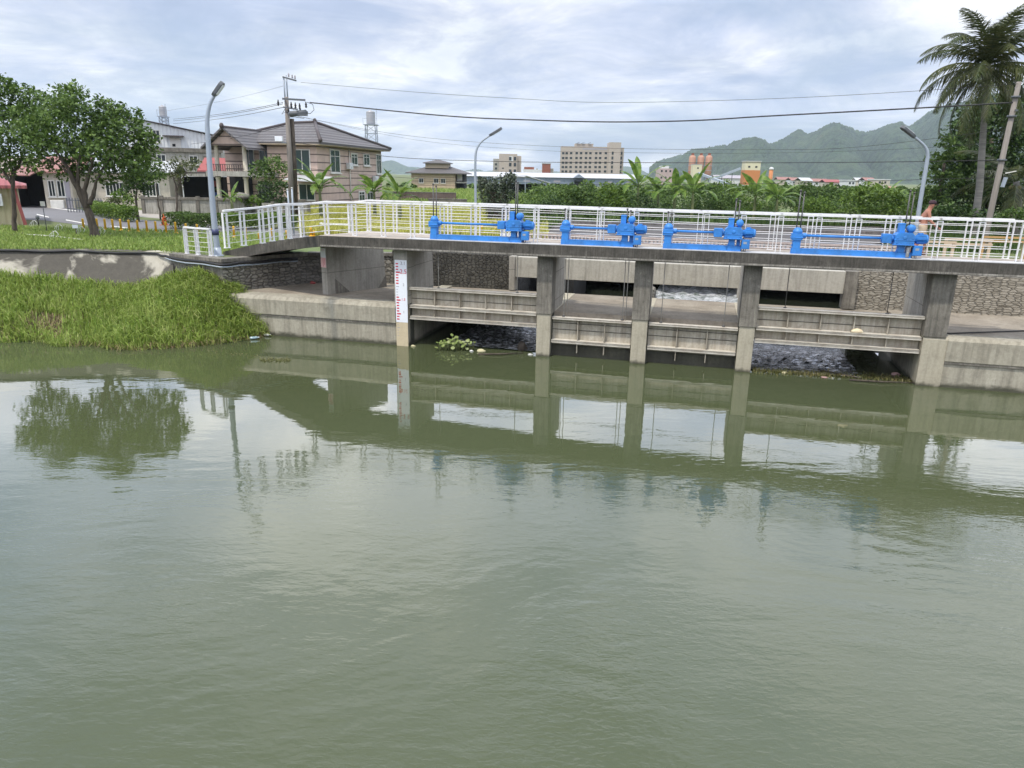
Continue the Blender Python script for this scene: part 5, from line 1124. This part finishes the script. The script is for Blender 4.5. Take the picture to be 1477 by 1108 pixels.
# bollards
BX=[(121,316,331),(132,316,331),(141,316,331),(152.5,316.5,332),(163.5,317,332.5),(175,317,333),(187,318,334),(199.5,318.5,335),(212.5,319,335.5),(225.5,320,336),(240,320.5,336.5),(254,321,337),(269,323,338),(285,324,338),(338,327,343),(355,328,345),(374,336,347),(392,330,346),(414,333,345),(449,329,341),(453,333,341),(638.5,328,340),(695,326,341),(714,328,341)]
BL_=['nearest to the forked tree trunk','second from the forked tree','third from the forked tree','fourth from the forked tree','fifth from the forked tree, before the hedge end','sixth from the forked tree','seventh from the forked tree','eighth from the forked tree, in the middle of the row','ninth from the forked tree','tenth from the forked tree, just left of the cone','first right of the orange cone','second right of the orange cone','seen through the short white railing on its left','seen through the short white railing on its right','first one behind the ramp railing right of the lamp','second one behind the ramp railing','third one behind the ramp railing','fourth one behind the ramp railing','fifth one behind the ramp railing','left one of the close pair at the ramp crest','right one of the close pair at the ramp crest','behind the left end of the first blue hoist','behind the drive shaft of the first blue hoist','behind the gearbox of the first blue hoist']
b0=None
for (x,yt,yb),lb in zip(BX,BL_):
    p=g3(x,yb); h=(yb-yt)/F*p.y*1.02
    if b0 is None:
        b0=thing('bollard','','bollard',p,0,'yellow bollards along the path'); MB().lathe([(.055,.02),(.05,.5),(.055,.52),(.055,.6),(.05,.62),(.02,.64)],(0,0,0),10).build('post',M['yellow'],b0); MB().lathe([(.13,0),(.12,.04),(.07,.07),(.05,.09)],(0,0,0),10).build('base',M['yellow'],b0); o=b0; o.scale=(1,1,h/.64)
    else: o=dup(b0,p,0,scale=(1,1,h/.64))
    o['label']='yellow bollard '+lb
p=g3(237.5,325); t=thing('traffic_cone','orange traffic cone on the road behind the bollards','cone',p); MB().lathe([(.16,.03),(.05,.6),(.03,.62)],(0,0,0),14).build('cone',paint('cone_orange',(.7,.1,.02),.5),t); MB().box(-.2,.2,-.2,.2,0,.03).build('base',paint('cone_base',(.6,.09,.02),.5),t)
# low wooden barriers beyond the far railing
for i,(x,y,w_,h_,col,lb) in enumerate(((484,336,.75,.5,'white','wide white slatted barrier at the ramp crest'),(517,336,.4,.3,'white','low white barrier first right of the ramp crest'),(545,337,.4,.3,'tanw','low pale orange barrier above the wing pier'),(577,338,.4,.3,'white','low white barrier over the gauge board'),(604,338,.35,.3,'white','narrow low white barrier left of the first hoist'),(657,341,.35,.28,'tanw','narrow pale orange barrier behind the first hoist shaft'),(676,341,.35,.28,'tanw','second pale orange barrier behind the first hoist shaft'),(735,343,.3,.3,'white','low white barrier left of the first gearbox'),(1338,357,.9,.25,'tanw','wide tan barrier by the feet of the walking man'),(1395,356,.8,.3,'tanw','tan barrier between the right railings'),(1448,352,.8,.3,'orangew','orange tan barrier near the right edge'))):
    if col=='tanw' and 'tanw' not in M: M['tanw']=paint('wood_tan',(.58,.45,.33),.7,(.4,.25,.18),.5); M['orangew']=paint('wood_orange',(.50,.30,.12),.7)
    p=atz(x,y,GZ+.6) if x>700 else g3(x,y); 
    if x<700: p=g3(x,y)
    else: p.z=GZ+.6
    t=thing('low_barrier',lb,'barrier',p,R(-10)); m=M['orangew'] if col=='orangew' else M[col]
    for sx in (-1,1): MB().box(sx*w_-.05,sx*w_+.05,-.04,.04,-.6 if x>700 else 0,h_).build('leg',m,t)
    for z in (h_*.35,h_*.9): MB().box(-w_-.08,w_+.08,-.07,-.04,z-.04,z+.04).build('slat',m,t)
# garden wall
p=gp(205,52); a=math.atan2(.9,10); t=thing('garden_wall','low stained garden wall of pale panels and dark posts','wall',p,R(-1.)); k=52/F
for i in range(9):
    x=i*1.28; MB().box(x,x+.22,-.06,.2,0,1.25).build('post',M['conc_dark'],t); MB().box(x+.22,x+1.28,0,.14,0,1.0).build('panel',M['oldwall'],t)
MB().box(-.1,9*1.28,-.1,.24,1.0+.003,1.16).build('coping',M['conc_dark'],t)
t=thing('gate_pillar','round topped garden gate pillar by the young banana plant','pillar',gp(347,51)); MB().box(-.35,.35,-.2,.3,0,1.2).build('shaft',M['oldwall'],t); MB().lathe([(.75,1.2),(.6,1.42),(.3,1.55),(0,1.6)],(0,0,0),14).build('cap',M['conc_dark'],t)
p=gp(378,50); t=thing('garden_wall','low grey panel wall behind the long hedge','wall',p,0)
for i in range(4): MB().box(i*.8,i*.8+.62,0,.14,0,.95).build('panel',M['oldwall'],t); MB().box(i*.8+.62,i*.8+.8,-.05,.18,0,1.05).build('post',M['conc_dark'],t)
t=thing('field_wall','low brown wall across the far end of the yellow field','wall',gp(566,82),R(-2)); MB().box(0,7,0,.3,0,1.05).build('panel',concrete('wall_brown',(.12,.085,.075),(.2,.15,.13),stain=.3),t); MB().box(0,7,-.03,.33,1.05,1.12).build('coping',M['conc_dark'],t)
t=thing('field_wall','low dark wall stub left of the middle lamp','wall',gp(618,70),R(-2)); MB().box(0,3.6,0,.3,0,.75).build('panel',M['conc_dark'],t); MB().box(0,3.6,-.03,.33,.75,.82).build('coping',M['conc_dark'],t)
# lamps
def lamp(label,xb,yb,zb,pts,headpts,r0,Y=None):
    b=atz(xb,yb,zb) if Y is None else gp(xb,Y); b.z=zb; t=thing('street_lamp',label,'street lamp',b)
    P=[atY(x,y,b.y)-b for x,y in pts]; P[0]=Vector((0,0,-.2))
    fine=[]
    for i in range(len(P)-1):
        p0=P[max(i-1,0)];p1=P[i];p2=P[i+1];p3=P[min(i+2,len(P)-1)]
        for s in range(6):
            u=s/6; fine.append(.5*((2*p1)+(p2-p0)*u+(2*p0-5*p1+4*p2-p3)*u*u+(3*p1-p0-3*p2+p3)*u**3))
    fine.append(P[-1]); n=len(fine); MB().tube(fine,[r0*(1-.55*i/n) for i in range(n)],12).build('pole',M['galv'],t)
    MB().lathe([(r0*1.9,-.15),(r0*1.9,.02),(r0*1.15,.05),(r0*1.1,.3)],(0,0,0),14).build('base',M['galv'],t)
    a=atY(*headpts[0],b.y)-b; e=atY(*headpts[1],b.y)-b; d=(e-a); mid=(a+e)/2
    h=MB(); q=Vector((1,0,0)).rotation_difference(d.normalized()).to_matrix().to_4x4(); L=d.length
    h.prism([(-L*.5,-.06,-.05),(-L*.3,-.13,-.06),(L*.35,-.15,-.06),(L*.5,-.07,-.05),(L*.5,.07,-.05),(L*.35,.15,-.06),(-L*.3,.13,-.06),(-L*.5,.06,-.05)],(0,0,.13)); h.xf(Matrix.Translation(mid)@q); h.build('lamp_head',M['galv_dark'],t,.02)
    h=MB(); h.box(-L*.3,L*.38,-.1,.1,-.075,-.058); h.xf(Matrix.Translation(mid)@q); h.build('lens',M['signwhite'],t)
    return t,b
t,b=lamp('tall grey street lamp on the grass at the left end of the bridge',314.5,369,2.5,[(314.5,369),(309,320),(304,260),(300,200),(299,172),(303,150),(310,137)],[(308,139),(322,119)],.115)
MB().lathe([(.125,.75),(.125,.95)],(-.02,0,0),12).build('band',paint('band_blue',(.03,.04,.12)),t)
lamp('grey street lamp between ivy block and yellow field',686.5,333,GZ-.3,[(686.5,333),(686,290),(685.5,240),(687,218),(694,205),(708,195)],[(706,196),(724,185)],.085,42)
lamp('grey street lamp behind the walking man on the right',1318,362,GZ,[(1318,362),(1326,300),(1336,240),(1338,222),(1333,210),(1318,197)],[(1320,198),(1300,182)],.105)
# utility poles
t=NT('pole_concrete'); a=t.noise(t.coord('Object',(6,6,.5)),2,5,.6); t.set(t.mix(a,(.13,.115,.10),(.30,.27,.24)),.9); M['pole']=t.m
PY=45; pb=gp(421,PY); t=thing('utility_pole','double wooden and concrete utility pole with crossarms and insulators','utility pole',pb)
def pp(x,y,dy=0): return atY(x,y,PY)-pb+Vector((0,dy,0))
MB().tube([(0,0,-.1),pp(418,230),pp(413,140)],[.17,.15,.12],12).build('pole',M['pole'],t); MB().tube([(.08,.25,-.1),pp(422,240,.25),pp(418.5,171,.25)],[.19,.18,.15],12).build('pole',M['bark'],t)
MB().tube([pp(412,150,-.05),pp(409.5,111,-.05)],.045,8).build('extension',M['galv'],t); MB().tube([pp(415,150,.05),pp(412.5,108,.05)],.045,8).build('extension',M['galv'],t)
MB().bar(pp(409,111.5,-.1),pp(434,119.5,-1.0),.08,.08).build('crossarm',M['galv_dark'],t); MB().bar(pp(409,143,-.15),pp(448,147.5,-1.2),.09,.1).build('crossarm',M['galv_dark'],t); MB().bar(pp(410,155,-.15),pp(436,160,-1.0),.07,.08).build('crossarm',M['galv_dark'],t)
for x,y in ((421,114),(426,116),(430,117)): MB().lathe([(.03,0),(.05,.05),(.03,.09),(.05,.13),(.02,.2)],pp(x,y-1,-.6),8).build('insulator',M['grey'],t)
for x,y in ((406.5,147),(425,150),(431,151),(437,152),(446,150),(438,158),(421,158)): MB().lathe([(.03,-.28),(.07,-.22),(.04,-.16),(.07,-.1),(.04,-.04),(.03,.05)],pp(x,y,-.7),8).build('insulator',M['black'],t)
b=MB(); b.lathe([(.05,-.6),(.16,-.5),(.16,.4),(.05,.5)],pp(437,165,-.8),12,(1,.2,.12)); b.box(-.5,.5,-.15,.15,-.06,.06,Matrix.Translation(pp(436,167,-.8))); b.build('switchgear',M['galv_dark'],t)
for q in ([(418,150),(420,158),(424,152),(428,160),(432,153)],[(447,149),(455,152),(457,160),(452,165),(440,166)],[(417,164),(424,163),(432,164)],[(416,158),(411,166),(417,162)],[(420,170),(430,170),(443,172)]): MB().tube([pp(x,y,-.6) for x,y in q],.016,5).build('cable',M['black'],t)
b=MB(); b.box(-.22,.22,-.14,.1,-.14,.14,Matrix.Translation(pp(405,201,-.3))); b.build('camera_box',M['signwhite'],t,.02); MB().tube([pp(407,200,-.3),pp(409,206,-.3),pp(417,207)],.03,6).build('bracket',M['galv'],t)
RY=33; rb=atz(1427,318,GZ+.5); rb=gp(1424,RY); t=thing('utility_pole','leaning grey utility pole in front of the palms on the right','utility pole',rb)
def rp_(x,y,dy=0): return atY(x,y,RY)-rb+Vector((0,dy,0))
P1=rp_(1427,315); P2=rp_(1470,118); dd=(P2-P1); lowz=P1-dd*((P1.z+.2)/dd.z)
MB().tube([lowz,P1,P2],[.14,.125,.095],12).build('pole',M['pole'],t); b=MB(); b.bar(rp_(1441,270,-.22),rp_(1446,256,-.22),.14,.1); b.build('junction_box',M['galv'],t)
MB().bar(rp_(1447,250,-.15),rp_(1457,247,-.4),.08,.04).build('bracket',M['frame'],t); b=MB()
for yy in (231,168,140): b.lathe([(.18,-.04),(.18,.04)],rp_(1427+43*(315-yy)/197,yy),12,dd)
b.build('clamp',M['galv_dark'],t); MB().bar(rp_(1460,160,-.3),rp_(1472,158,.6),.07,.08).build('crossarm',M['galv_dark'],t)
def wire(label,px,r,n=5):
    Q=[]
    L=len(px)
    for i in range(L-1):
        for s in range(n):
            u=s/n; a=px[max(i-1,0)];b=px[i];c=px[i+1];d=px[min(i+2,L-1)]
            f=lambda j:.5*((2*b[j])+(c[j]-a[j])*u+(2*a[j]-5*b[j]+4*c[j]-d[j])*u*u+(3*b[j]-a[j]-3*c[j]+d[j])*u**3)
            Q.append(atY(f(0),f(1),f(2)))
    Q.append(atY(*px[-1])); o=MB().tube(Q,r,6).build('power_line',M['black']); tag(o,label,'wire'); return o
D=lambda x: 45-12*(x-440)/(1460-440)
def w_(pts): return [(x,y,D(x)) for x,y in pts]
wire('thin high wire from the top crossarm to the palm',w_([(434,119),(600,133),(740,142),(880,148),(1100,143),(1280,134),(1469,121)]),.010)
wire('thick black cable sagging from the double pole to the leaning pole',w_([(447,148),(640,167),(760,173),(880,176),(1000,174),(1100,168),(1250,160),(1360,154),(1462,148)]),.034)
wire('thin wire just below the thick cable',w_([(421,166),(560,192),(700,206),(880,214),(1100,216),(1240,212),(1456,186)]),.008)
wire('black wire crossing in front of the hotel at mid height',w_([(424,205),(560,226),(720,233),(880,234.5),(1100,235),(1300,233.5),(1446,231)]),.016)
wire('low thin wire above the shrubs and banana plants',w_([(424,240),(560,255),(760,264),(900,266.5),(1100,265),(1300,260),(1440,256)]),.010)
wire('faint wire second below the thick cable',w_([(421,166),(600,202),(760,216),(880,220),(1100,221),(1300,215),(1452,205)]),.006)
Dl=lambda x: 45+33*(411-x)/(411-250)
for lb,a_,b_,sag in (('upper wire running left from the double pole to the rooftop tank',(408,148),(250,172),3),('middle wire running left from the double pole',(408,150),(250,174.5),3),('lower wire running left from the double pole',(408,155),(250,178.5),3),('faint topmost wire running left from the double pole',(409,124),(240,160),3),('low drooping wire running left from the double pole',(409,182),(275,208),3)):
    wire(lb,[(a_[0]+(b_[0]-a_[0])*u,a_[1]+(b_[1]-a_[1])*u+sag*4*u*(1-u),Dl(a_[0]+(b_[0]-a_[0])*u)) for u in (0,.25,.5,.75,1)],.016 if 'faint' not in lb else .007)
for x0,y0,x1,y1,lb in ((414.5,274,418,318,'left'),(421,272,421.5,318,'right')):
    p=gp(x1,36); q=atY(x0,y0,36)-p; t=thing('marker_pipe',f'{lb} one of two short pale pipes in front of the double pole','pipe',p); MB().tube([(0,0,-.1),q],.04,8).build('pipe',M['galv'],t); MB().lathe([(.05,0),(.05,.05),(0,.06)],q,8).build('cap',M['frame'],t)
# debris ------------------------------------------------------------
t=thing('water_hyacinth','clump of water hyacinth drifting before the raised left gate','plant',atz(655,505,0)); P=[]
lf=MB(); stm=MB()
for k in range(75):
    a=rnd.uniform(0,6.28); r=rnd.uniform(0,1)**.6; x=.62*r*math.cos(a)*(1.0); y=.22*r*math.sin(a); h=rnd.uniform(.12,.42)*(1.25-r*.6); lx=x+rnd.uniform(-.09,.09); ly=y+rnd.uniform(-.09,.09)
    stm.tube([(x,y,-.03),((x+lx)/2+.02,(y+ly)/2,h*.55),(lx,ly,h)],.009,5)
    n_=Vector((rnd.uniform(-.5,.5),rnd.uniform(-.9,.1),.8)).normalized(); uu=n_.cross(Vector((rnd.uniform(-1,1),rnd.uniform(-1,1),.2))).normalized(); vv=n_.cross(uu); c=Vector((lx,ly,h)); s=rnd.uniform(.035,.065)
    lf.add([c+uu*s*math.cos(q*math.pi/4)*1.2+vv*s*math.sin(q*math.pi/4)+n_*.012*(q%2) for q in range(8)],[tuple(range(8))])
lf.build('leaf_cluster',leafmat('hyacinth',[(.16,.24,.05),(.26,.33,.10),(.40,.44,.22)],.3),t)['kind']='stuff'; stm.build('stalk',M['bananastem'],t)['kind']='stuff'
def blob(name,label,cat,x,y,r,m,sc=(1,1,.5),z=0):
    prof=[(.0,-.8),(.6,-.6),(1,-.05),(.85,.5),(.45,.85),(0,.95)]; mb=MB().lathe([(a*r,b*r) for a,b in prof],(0,0,0),10)
    mb.v=[tuple(Vector(v)*(1+.22*math.sin(v[0]*31/r*.2+v[1]*17/r*.3+v[2]*9/r)+rnd.uniform(-.06,.06))) for v in mb.v]
    o=mb.build(name,m); o.location=atz(x,y,z)+Vector((0,0,r*sc[2]*.35)); o.scale=sc; return tag(o,label,cat)
foam=paint('foam_yellow',(.50,.46,.28),.9,(.45,.4,.25),.4); foamw=paint('foam_white',(.58,.58,.55),.8,(.5,.5,.45),.3); pinkp=paint('plastic_pink',(.42,.26,.25),.5)
blob('coconut_husk','round brown husk floating beside the second pier','husk',753,505,.19,M['bark'],(1,1,1.1)); blob('foam_scrap','yellow foam scrap floating right of the water hyacinth','scrap',694,508,.11,foam,(1.5,.8,.7)); blob('foam_scrap','small yellow foam scrap at the foot of the gauge pier','scrap',596,500,.07,foam,(1.3,.8,.6)); blob('foam_scrap','small pale foam scrap among floating leaves by the hyacinth','scrap',680,507,.06,foamw,(1.3,.8,.6))
blob('foam_scrap','white foam scrap against the second pier','scrap',765,512,.06,foamw,(1.6,.7,.5)); blob('plastic_scrap','pinkish plastic scrap in front of the raised right gate','scrap',1189,545,.08,pinkp,(1.5,.7,.35)); blob('foam_scrap','pale foam scrap in the leaves before the raised right gate','scrap',1132,539,.08,foam,(1.4,.8,.5)); blob('plastic_bag','crumpled pink bag in the dark corner of the right culvert','bag',1291,541,.11,pinkp,(1.3,.8,.55))
blob('plastic_bag','small red bag on the apron under the ramp','bag',451,409,.09,paint('bag_red',(.5,.09,.08)),(1.4,1,.7),1.39)
def bottle(label,x,y,L,m,rz,z=0.):
    t=thing('plastic_bottle',label,'bottle',atz(x,y,z)+Vector((0,0,.05)),rz); MB().lathe([(.03,0),(.045,.02),(.045,L*.65),(.02,L*.85),(.016,L*.9)],(0,0,0),10,(1,0,.05)).build('body',m,t); MB().lathe([(.019,L*.9),(.019,L)],(0,0,0),8,(1,0,.05)).build('cap',M['signwhite'],t)
bottle('pale blue plastic bottle at the tip of the reedy bank',360,490,.32,paint('bottle_blue',(.45,.6,.65),.2),R(20)); bottle('white bottle right of the blue one beside the apron',380,485,.28,foamw,R(-10)); bottle('white bottle caught in reeds along the bank edge',287,491,.25,foamw,R(40)); bottle('pale bottle on the mud at the left end of the bank',68,477,.3,foamw,R(10),.1); bottle('white bottle at the far left of the reedy bank',3,458,.25,foamw,R(70),.4)
pts=[]
for k in range(1500):
    x=nr.uniform(1085,1318); y=np.interp(x,[1085,1200,1318],[535,541,549])+nr.normal(0,2.0); pts.append(tuple(atz(x,y,0.0)))
blades('floating_weed',pts,.04,.13,.03,leafmat('float_weed',[(.05,.06,.02),(.10,.11,.03),(.20,.17,.08)],.2),1.6,.6)
pts=[]
for k in range(350):
    x=nr.uniform(300,420); y=506+(x-300)*.12+nr.normal(0,1.5); 
    if nr.random()<.75: x=nr.uniform(375,420); y=520+nr.normal(0,1.5)
    pts.append(tuple(atz(x,y,0.)))
blades('floating_weed',pts,.02,.06,.025,leafmat('float_weed2',[(.09,.11,.03),(.18,.17,.07)],.2),1.6,.6)
for a_,b_,lb in (((1180,533),(1245,546),'bare drift branch lying before the raised right gate'),((690,511),(755,509),'thin drift stick floating between hyacinth and husk'),((1225,548),(1318,552),'pale drift pole along the foot of the right culvert')):
    o=MB().tube([atz(*a_,.03),atz((a_[0]+b_[0])/2,(a_[1]+b_[1])/2+.6,.05),atz(*b_,.03)],[.03,.025,.012],6).build('drift_stick',M['bark']); tag(o,lb,'stick')
o=MB().tube([B(16.3,.35,1.46),B(18.5,1.5,1.455),B(22,3.4,1.46)],.02,6).build('steel_cable',M['black']); tag(o,'thin black cable lying across the right concrete apron','cable')
# small garden ornaments and signs on the lawn
for i,(x,y,lb) in enumerate(((75,345,'white wire bird ornament left of the forked tree'),(82,334,'white wire bird ornament nearer the road left of the tree'),(114,338,'white wire ornament at the foot of the forked tree'),(143,340,'white wire ornament right of the forked trunk'),(46,328,'white wire ornament near the slim trunk'))):
    t=thing('garden_ornament',lb,'ornament',g3(x,y)); 
    for q in range(3): MB().tube([(.06*q-.06,0,0),(.1*q-.12,.05,.16),(.05*q,.0,.26+.05*q)],.008,5).build('wire',M['white'],t)
    MB().tube([(.08,0,.3),(.2,0,.36),(.3,.02,.22),(.22,.02,.1)],.012,5).build('wire',M['white'],t)
t=thing('small_sign','small white sign leaning on the forked tree trunk','sign',g3(118,338)+Vector((-.05,-.35,0))); MB().bar((0,0,0),(.02,0,.35),.03,.03).build('stake',M['bark'],t); MB().box(-.13,.13,-.02,0,.3,.46).build('board',M['signwhite'],t)
t=thing('small_sign','thin sign post with a pale board beside the road','sign',g3(68,334)); MB().tube([(0,0,0),(-.02,0,1.2)],.018,6).build('post',M['galv_dark'],t); MB().box(-.12,.1,-.02,.01,1.2,1.42).build('board',M['frame'],t)
t=thing('garden_light','short dark garden light by the road left of the sign post','lamp',g3(56,326)); MB().tube([(0,0,0),(0,0,.35)],.03,8).build('post',M['black'],t); MB().lathe([(.05,.35),(.09,.38),(.09,.5),(.03,.55)],(0,0,0),10).build('lantern',M['galv_dark'],t)
o=MB().tube([g3(40,340)+Vector((0,0,.05)),g3(80,343)+Vector((0,0,.06)),g3(120,348)+Vector((0,0,.05))],.03,6).build('pipe',M['frame']); tag(o,'thin pale pipe lying on the lawn below the forked tree','pipe')
# ------------------------------------------------------------------ person walking to the right along the footbridge
def skin_body(name,verts,edges,radii,m,parent,sub=2):
    me=bpy.data.meshes.new(name); me.from_pydata(verts,edges,[]); o=bpy.data.objects.new(name,me); C.objects.link(o)
    md=o.modifiers.new('skin','SKIN'); md.use_smooth_shade=True
    for i,r in enumerate(radii): me.skin_vertices[0].data[i].radius=r if hasattr(r,'__len__') else (r,r)
    me.skin_vertices[0].data[0].use_root=True
    sb=o.modifiers.new('sub','SUBSURF'); sb.levels=sub; sb.render_levels=sub
    dg=bpy.context.evaluated_depsgraph_get(); nm=bpy.data.meshes.new_from_object(o.evaluated_get(dg)); o.modifiers.clear(); o.data=nm; bpy.data.meshes.remove(me)
    nm.materials.clear(); nm.materials.append(m); nm.polygons.foreach_set('use_smooth',[True]*len(nm.polygons))
    o.parent=parent; return o
t=NT('skin'); a=t.noise(t.coord('Object'),8,4,.6); t.set(t.mix(a,(.30,.12,.075),(.42,.19,.12)),.55); M['skin']=t.m
pr=bthing('person','bare chested man in a dark cap and tan shorts walking right along the footbridge','person',15.45,.75,ZD+.065)
V=[(0,0,.80),(.01,0,.92),(.03,0,1.08),(.055,0,1.20),(.085,0,1.27),(.11,0,1.33),(.135,0,1.39),(.145,0,1.46),   # pelvis..head top
   (.045,.15,1.19),(-.06,.20,.98),(.02,.22,.78),(.05,.22,.70),      # far arm swings back then forward
   (.045,-.15,1.19),(.10,-.20,.97),(.26,-.20,.84),(.32,-.19,.80),  # near arm bent forward
   (.0,.08,.76),(.14,.085,.43),(.10,.09,.09),(.20,.09,.035),(.0,-.08,.76),(-.05,-.085,.42),(-.24,-.09,.12),(-.16,-.09,.04)]
Ed=[(0,1),(1,2),(2,3),(3,4),(4,5),(5,6),(6,7),(3,8),(8,9),(9,10),(10,11),(3,12),(12,13),(13,14),(14,15),(0,16),(16,17),(17,18),(18,19),(0,20),(20,21),(21,22),(22,23)]
Rr=[(.12,.10),(.115,.09),(.125,.095),(.12,.085),(.055,.055),(.065,.07),(.085,.075),(.06,.055),.055,.042,.034,.03,.055,.042,.034,.03,.085,.058,.04,.034,.085,.058,.04,.034]
skin_body('body',V,Ed,Rr,M['skin'],pr)
# hands: palm with five fingers, nose, ears, eyes
for sg,hx,hz,dirv in ((1,.055,.69,Vector((.25,0,-1))),(-1,.33,.795,Vector((.8,0,-.4)))):
    HV=[(hx,.215*sg,hz),(hx+dirv.x*.05,.215*sg,hz+dirv.z*.05)]; HE=[(0,1)]; HR=[.02,.024]; d=dirv.normalized(); sd_=Vector((-d.z,0,d.x))
    for q in range(5):
        off=(q-1.5)*.014 if q<4 else -.034; ln=(.032,.038,.036,.028,.026)[q]; b_=Vector(HV[1])+sd_*off*.8+d*(.012 if q<4 else -.02); m_=b_+d*ln*.6+sd_*(0 if q<4 else -.012); e_=m_+d*ln*.5+Vector((0,-sg*.012,-.004)); i0=len(HV)
        HV+=[tuple(b_),tuple(m_),tuple(e_)]; HE+=[(1,i0),(i0,i0+1),(i0+1,i0+2)]; HR+=[.010,.0085,.007]
    skin_body('hand',HV,HE,HR,M['skin'],pr,1)
f=MB(); f.lathe([(.018,0),(.012,.02),(.0,.03)],(.215,0,1.385),8,(1,0,-.2)); f.lathe([(.02,0),(.022,.012),(.01,.02)],(.13,.078,1.385),8,(0,1,0)); f.lathe([(.02,0),(.022,.012),(.01,.02)],(.13,-.078,1.385),8,(0,-1,0)); f.build('face',M['skin'],pr)
f=MB()
for sg in (-1,1): f.lathe([(.009,0),(.007,.006),(0,.008)],(.20,sg*.032,1.405),8,(1,sg*.3,0))
f.box(.198,.206,-.022,.022,1.338,1.345); f.build('eyes_and_mouth',M['dark'],pr)
capm=paint('cap_dark',(.035,.012,.02),.8); f=MB(); f.lathe([(.098,0),(.10,.03),(.085,.075),(.045,.10),(0,.105)],(.135,0,1.42),16); f.build('cap',capm,pr); f=MB(); f.prism([(.17,-.07,1.425),(.27,-.055,1.405),(.29,0,1.405),(.27,.055,1.405),(.17,.07,1.425)],(0,0,.012)); f.build('cap_peak',capm,pr)
SV=[(0,0,.82),(0,0,.90),(.0,.085,.76),(.07,.09,.58),(.115,.09,.50),(.0,-.085,.76),(-.025,-.09,.58),(-.045,-.09,.50)]
skin_body('shorts',SV,[(0,1),(0,2),(2,3),(3,4),(0,5),(5,6),(6,7)],[(.145,.12),(.13,.105),.105,.095,.095,.105,.095,.095],paint('shorts_tan',(.50,.40,.28),.9),pr)
for fx,fz,sg,tilt in ((.14,.03,1,0),(-.21,.05,-1,-.5)):
    MB().prism([(-.08,-.04,-.03),(.08,-.045,-.03),(.12,0,-.03),(.08,.045,-.03),(-.08,.04,-.03)],(0,0,.045)).xf(Matrix.Translation((fx,.09*sg,fz))@Matrix.Rotation(-tilt,4,'Y')).build('shoe',M['black'],pr,.01)
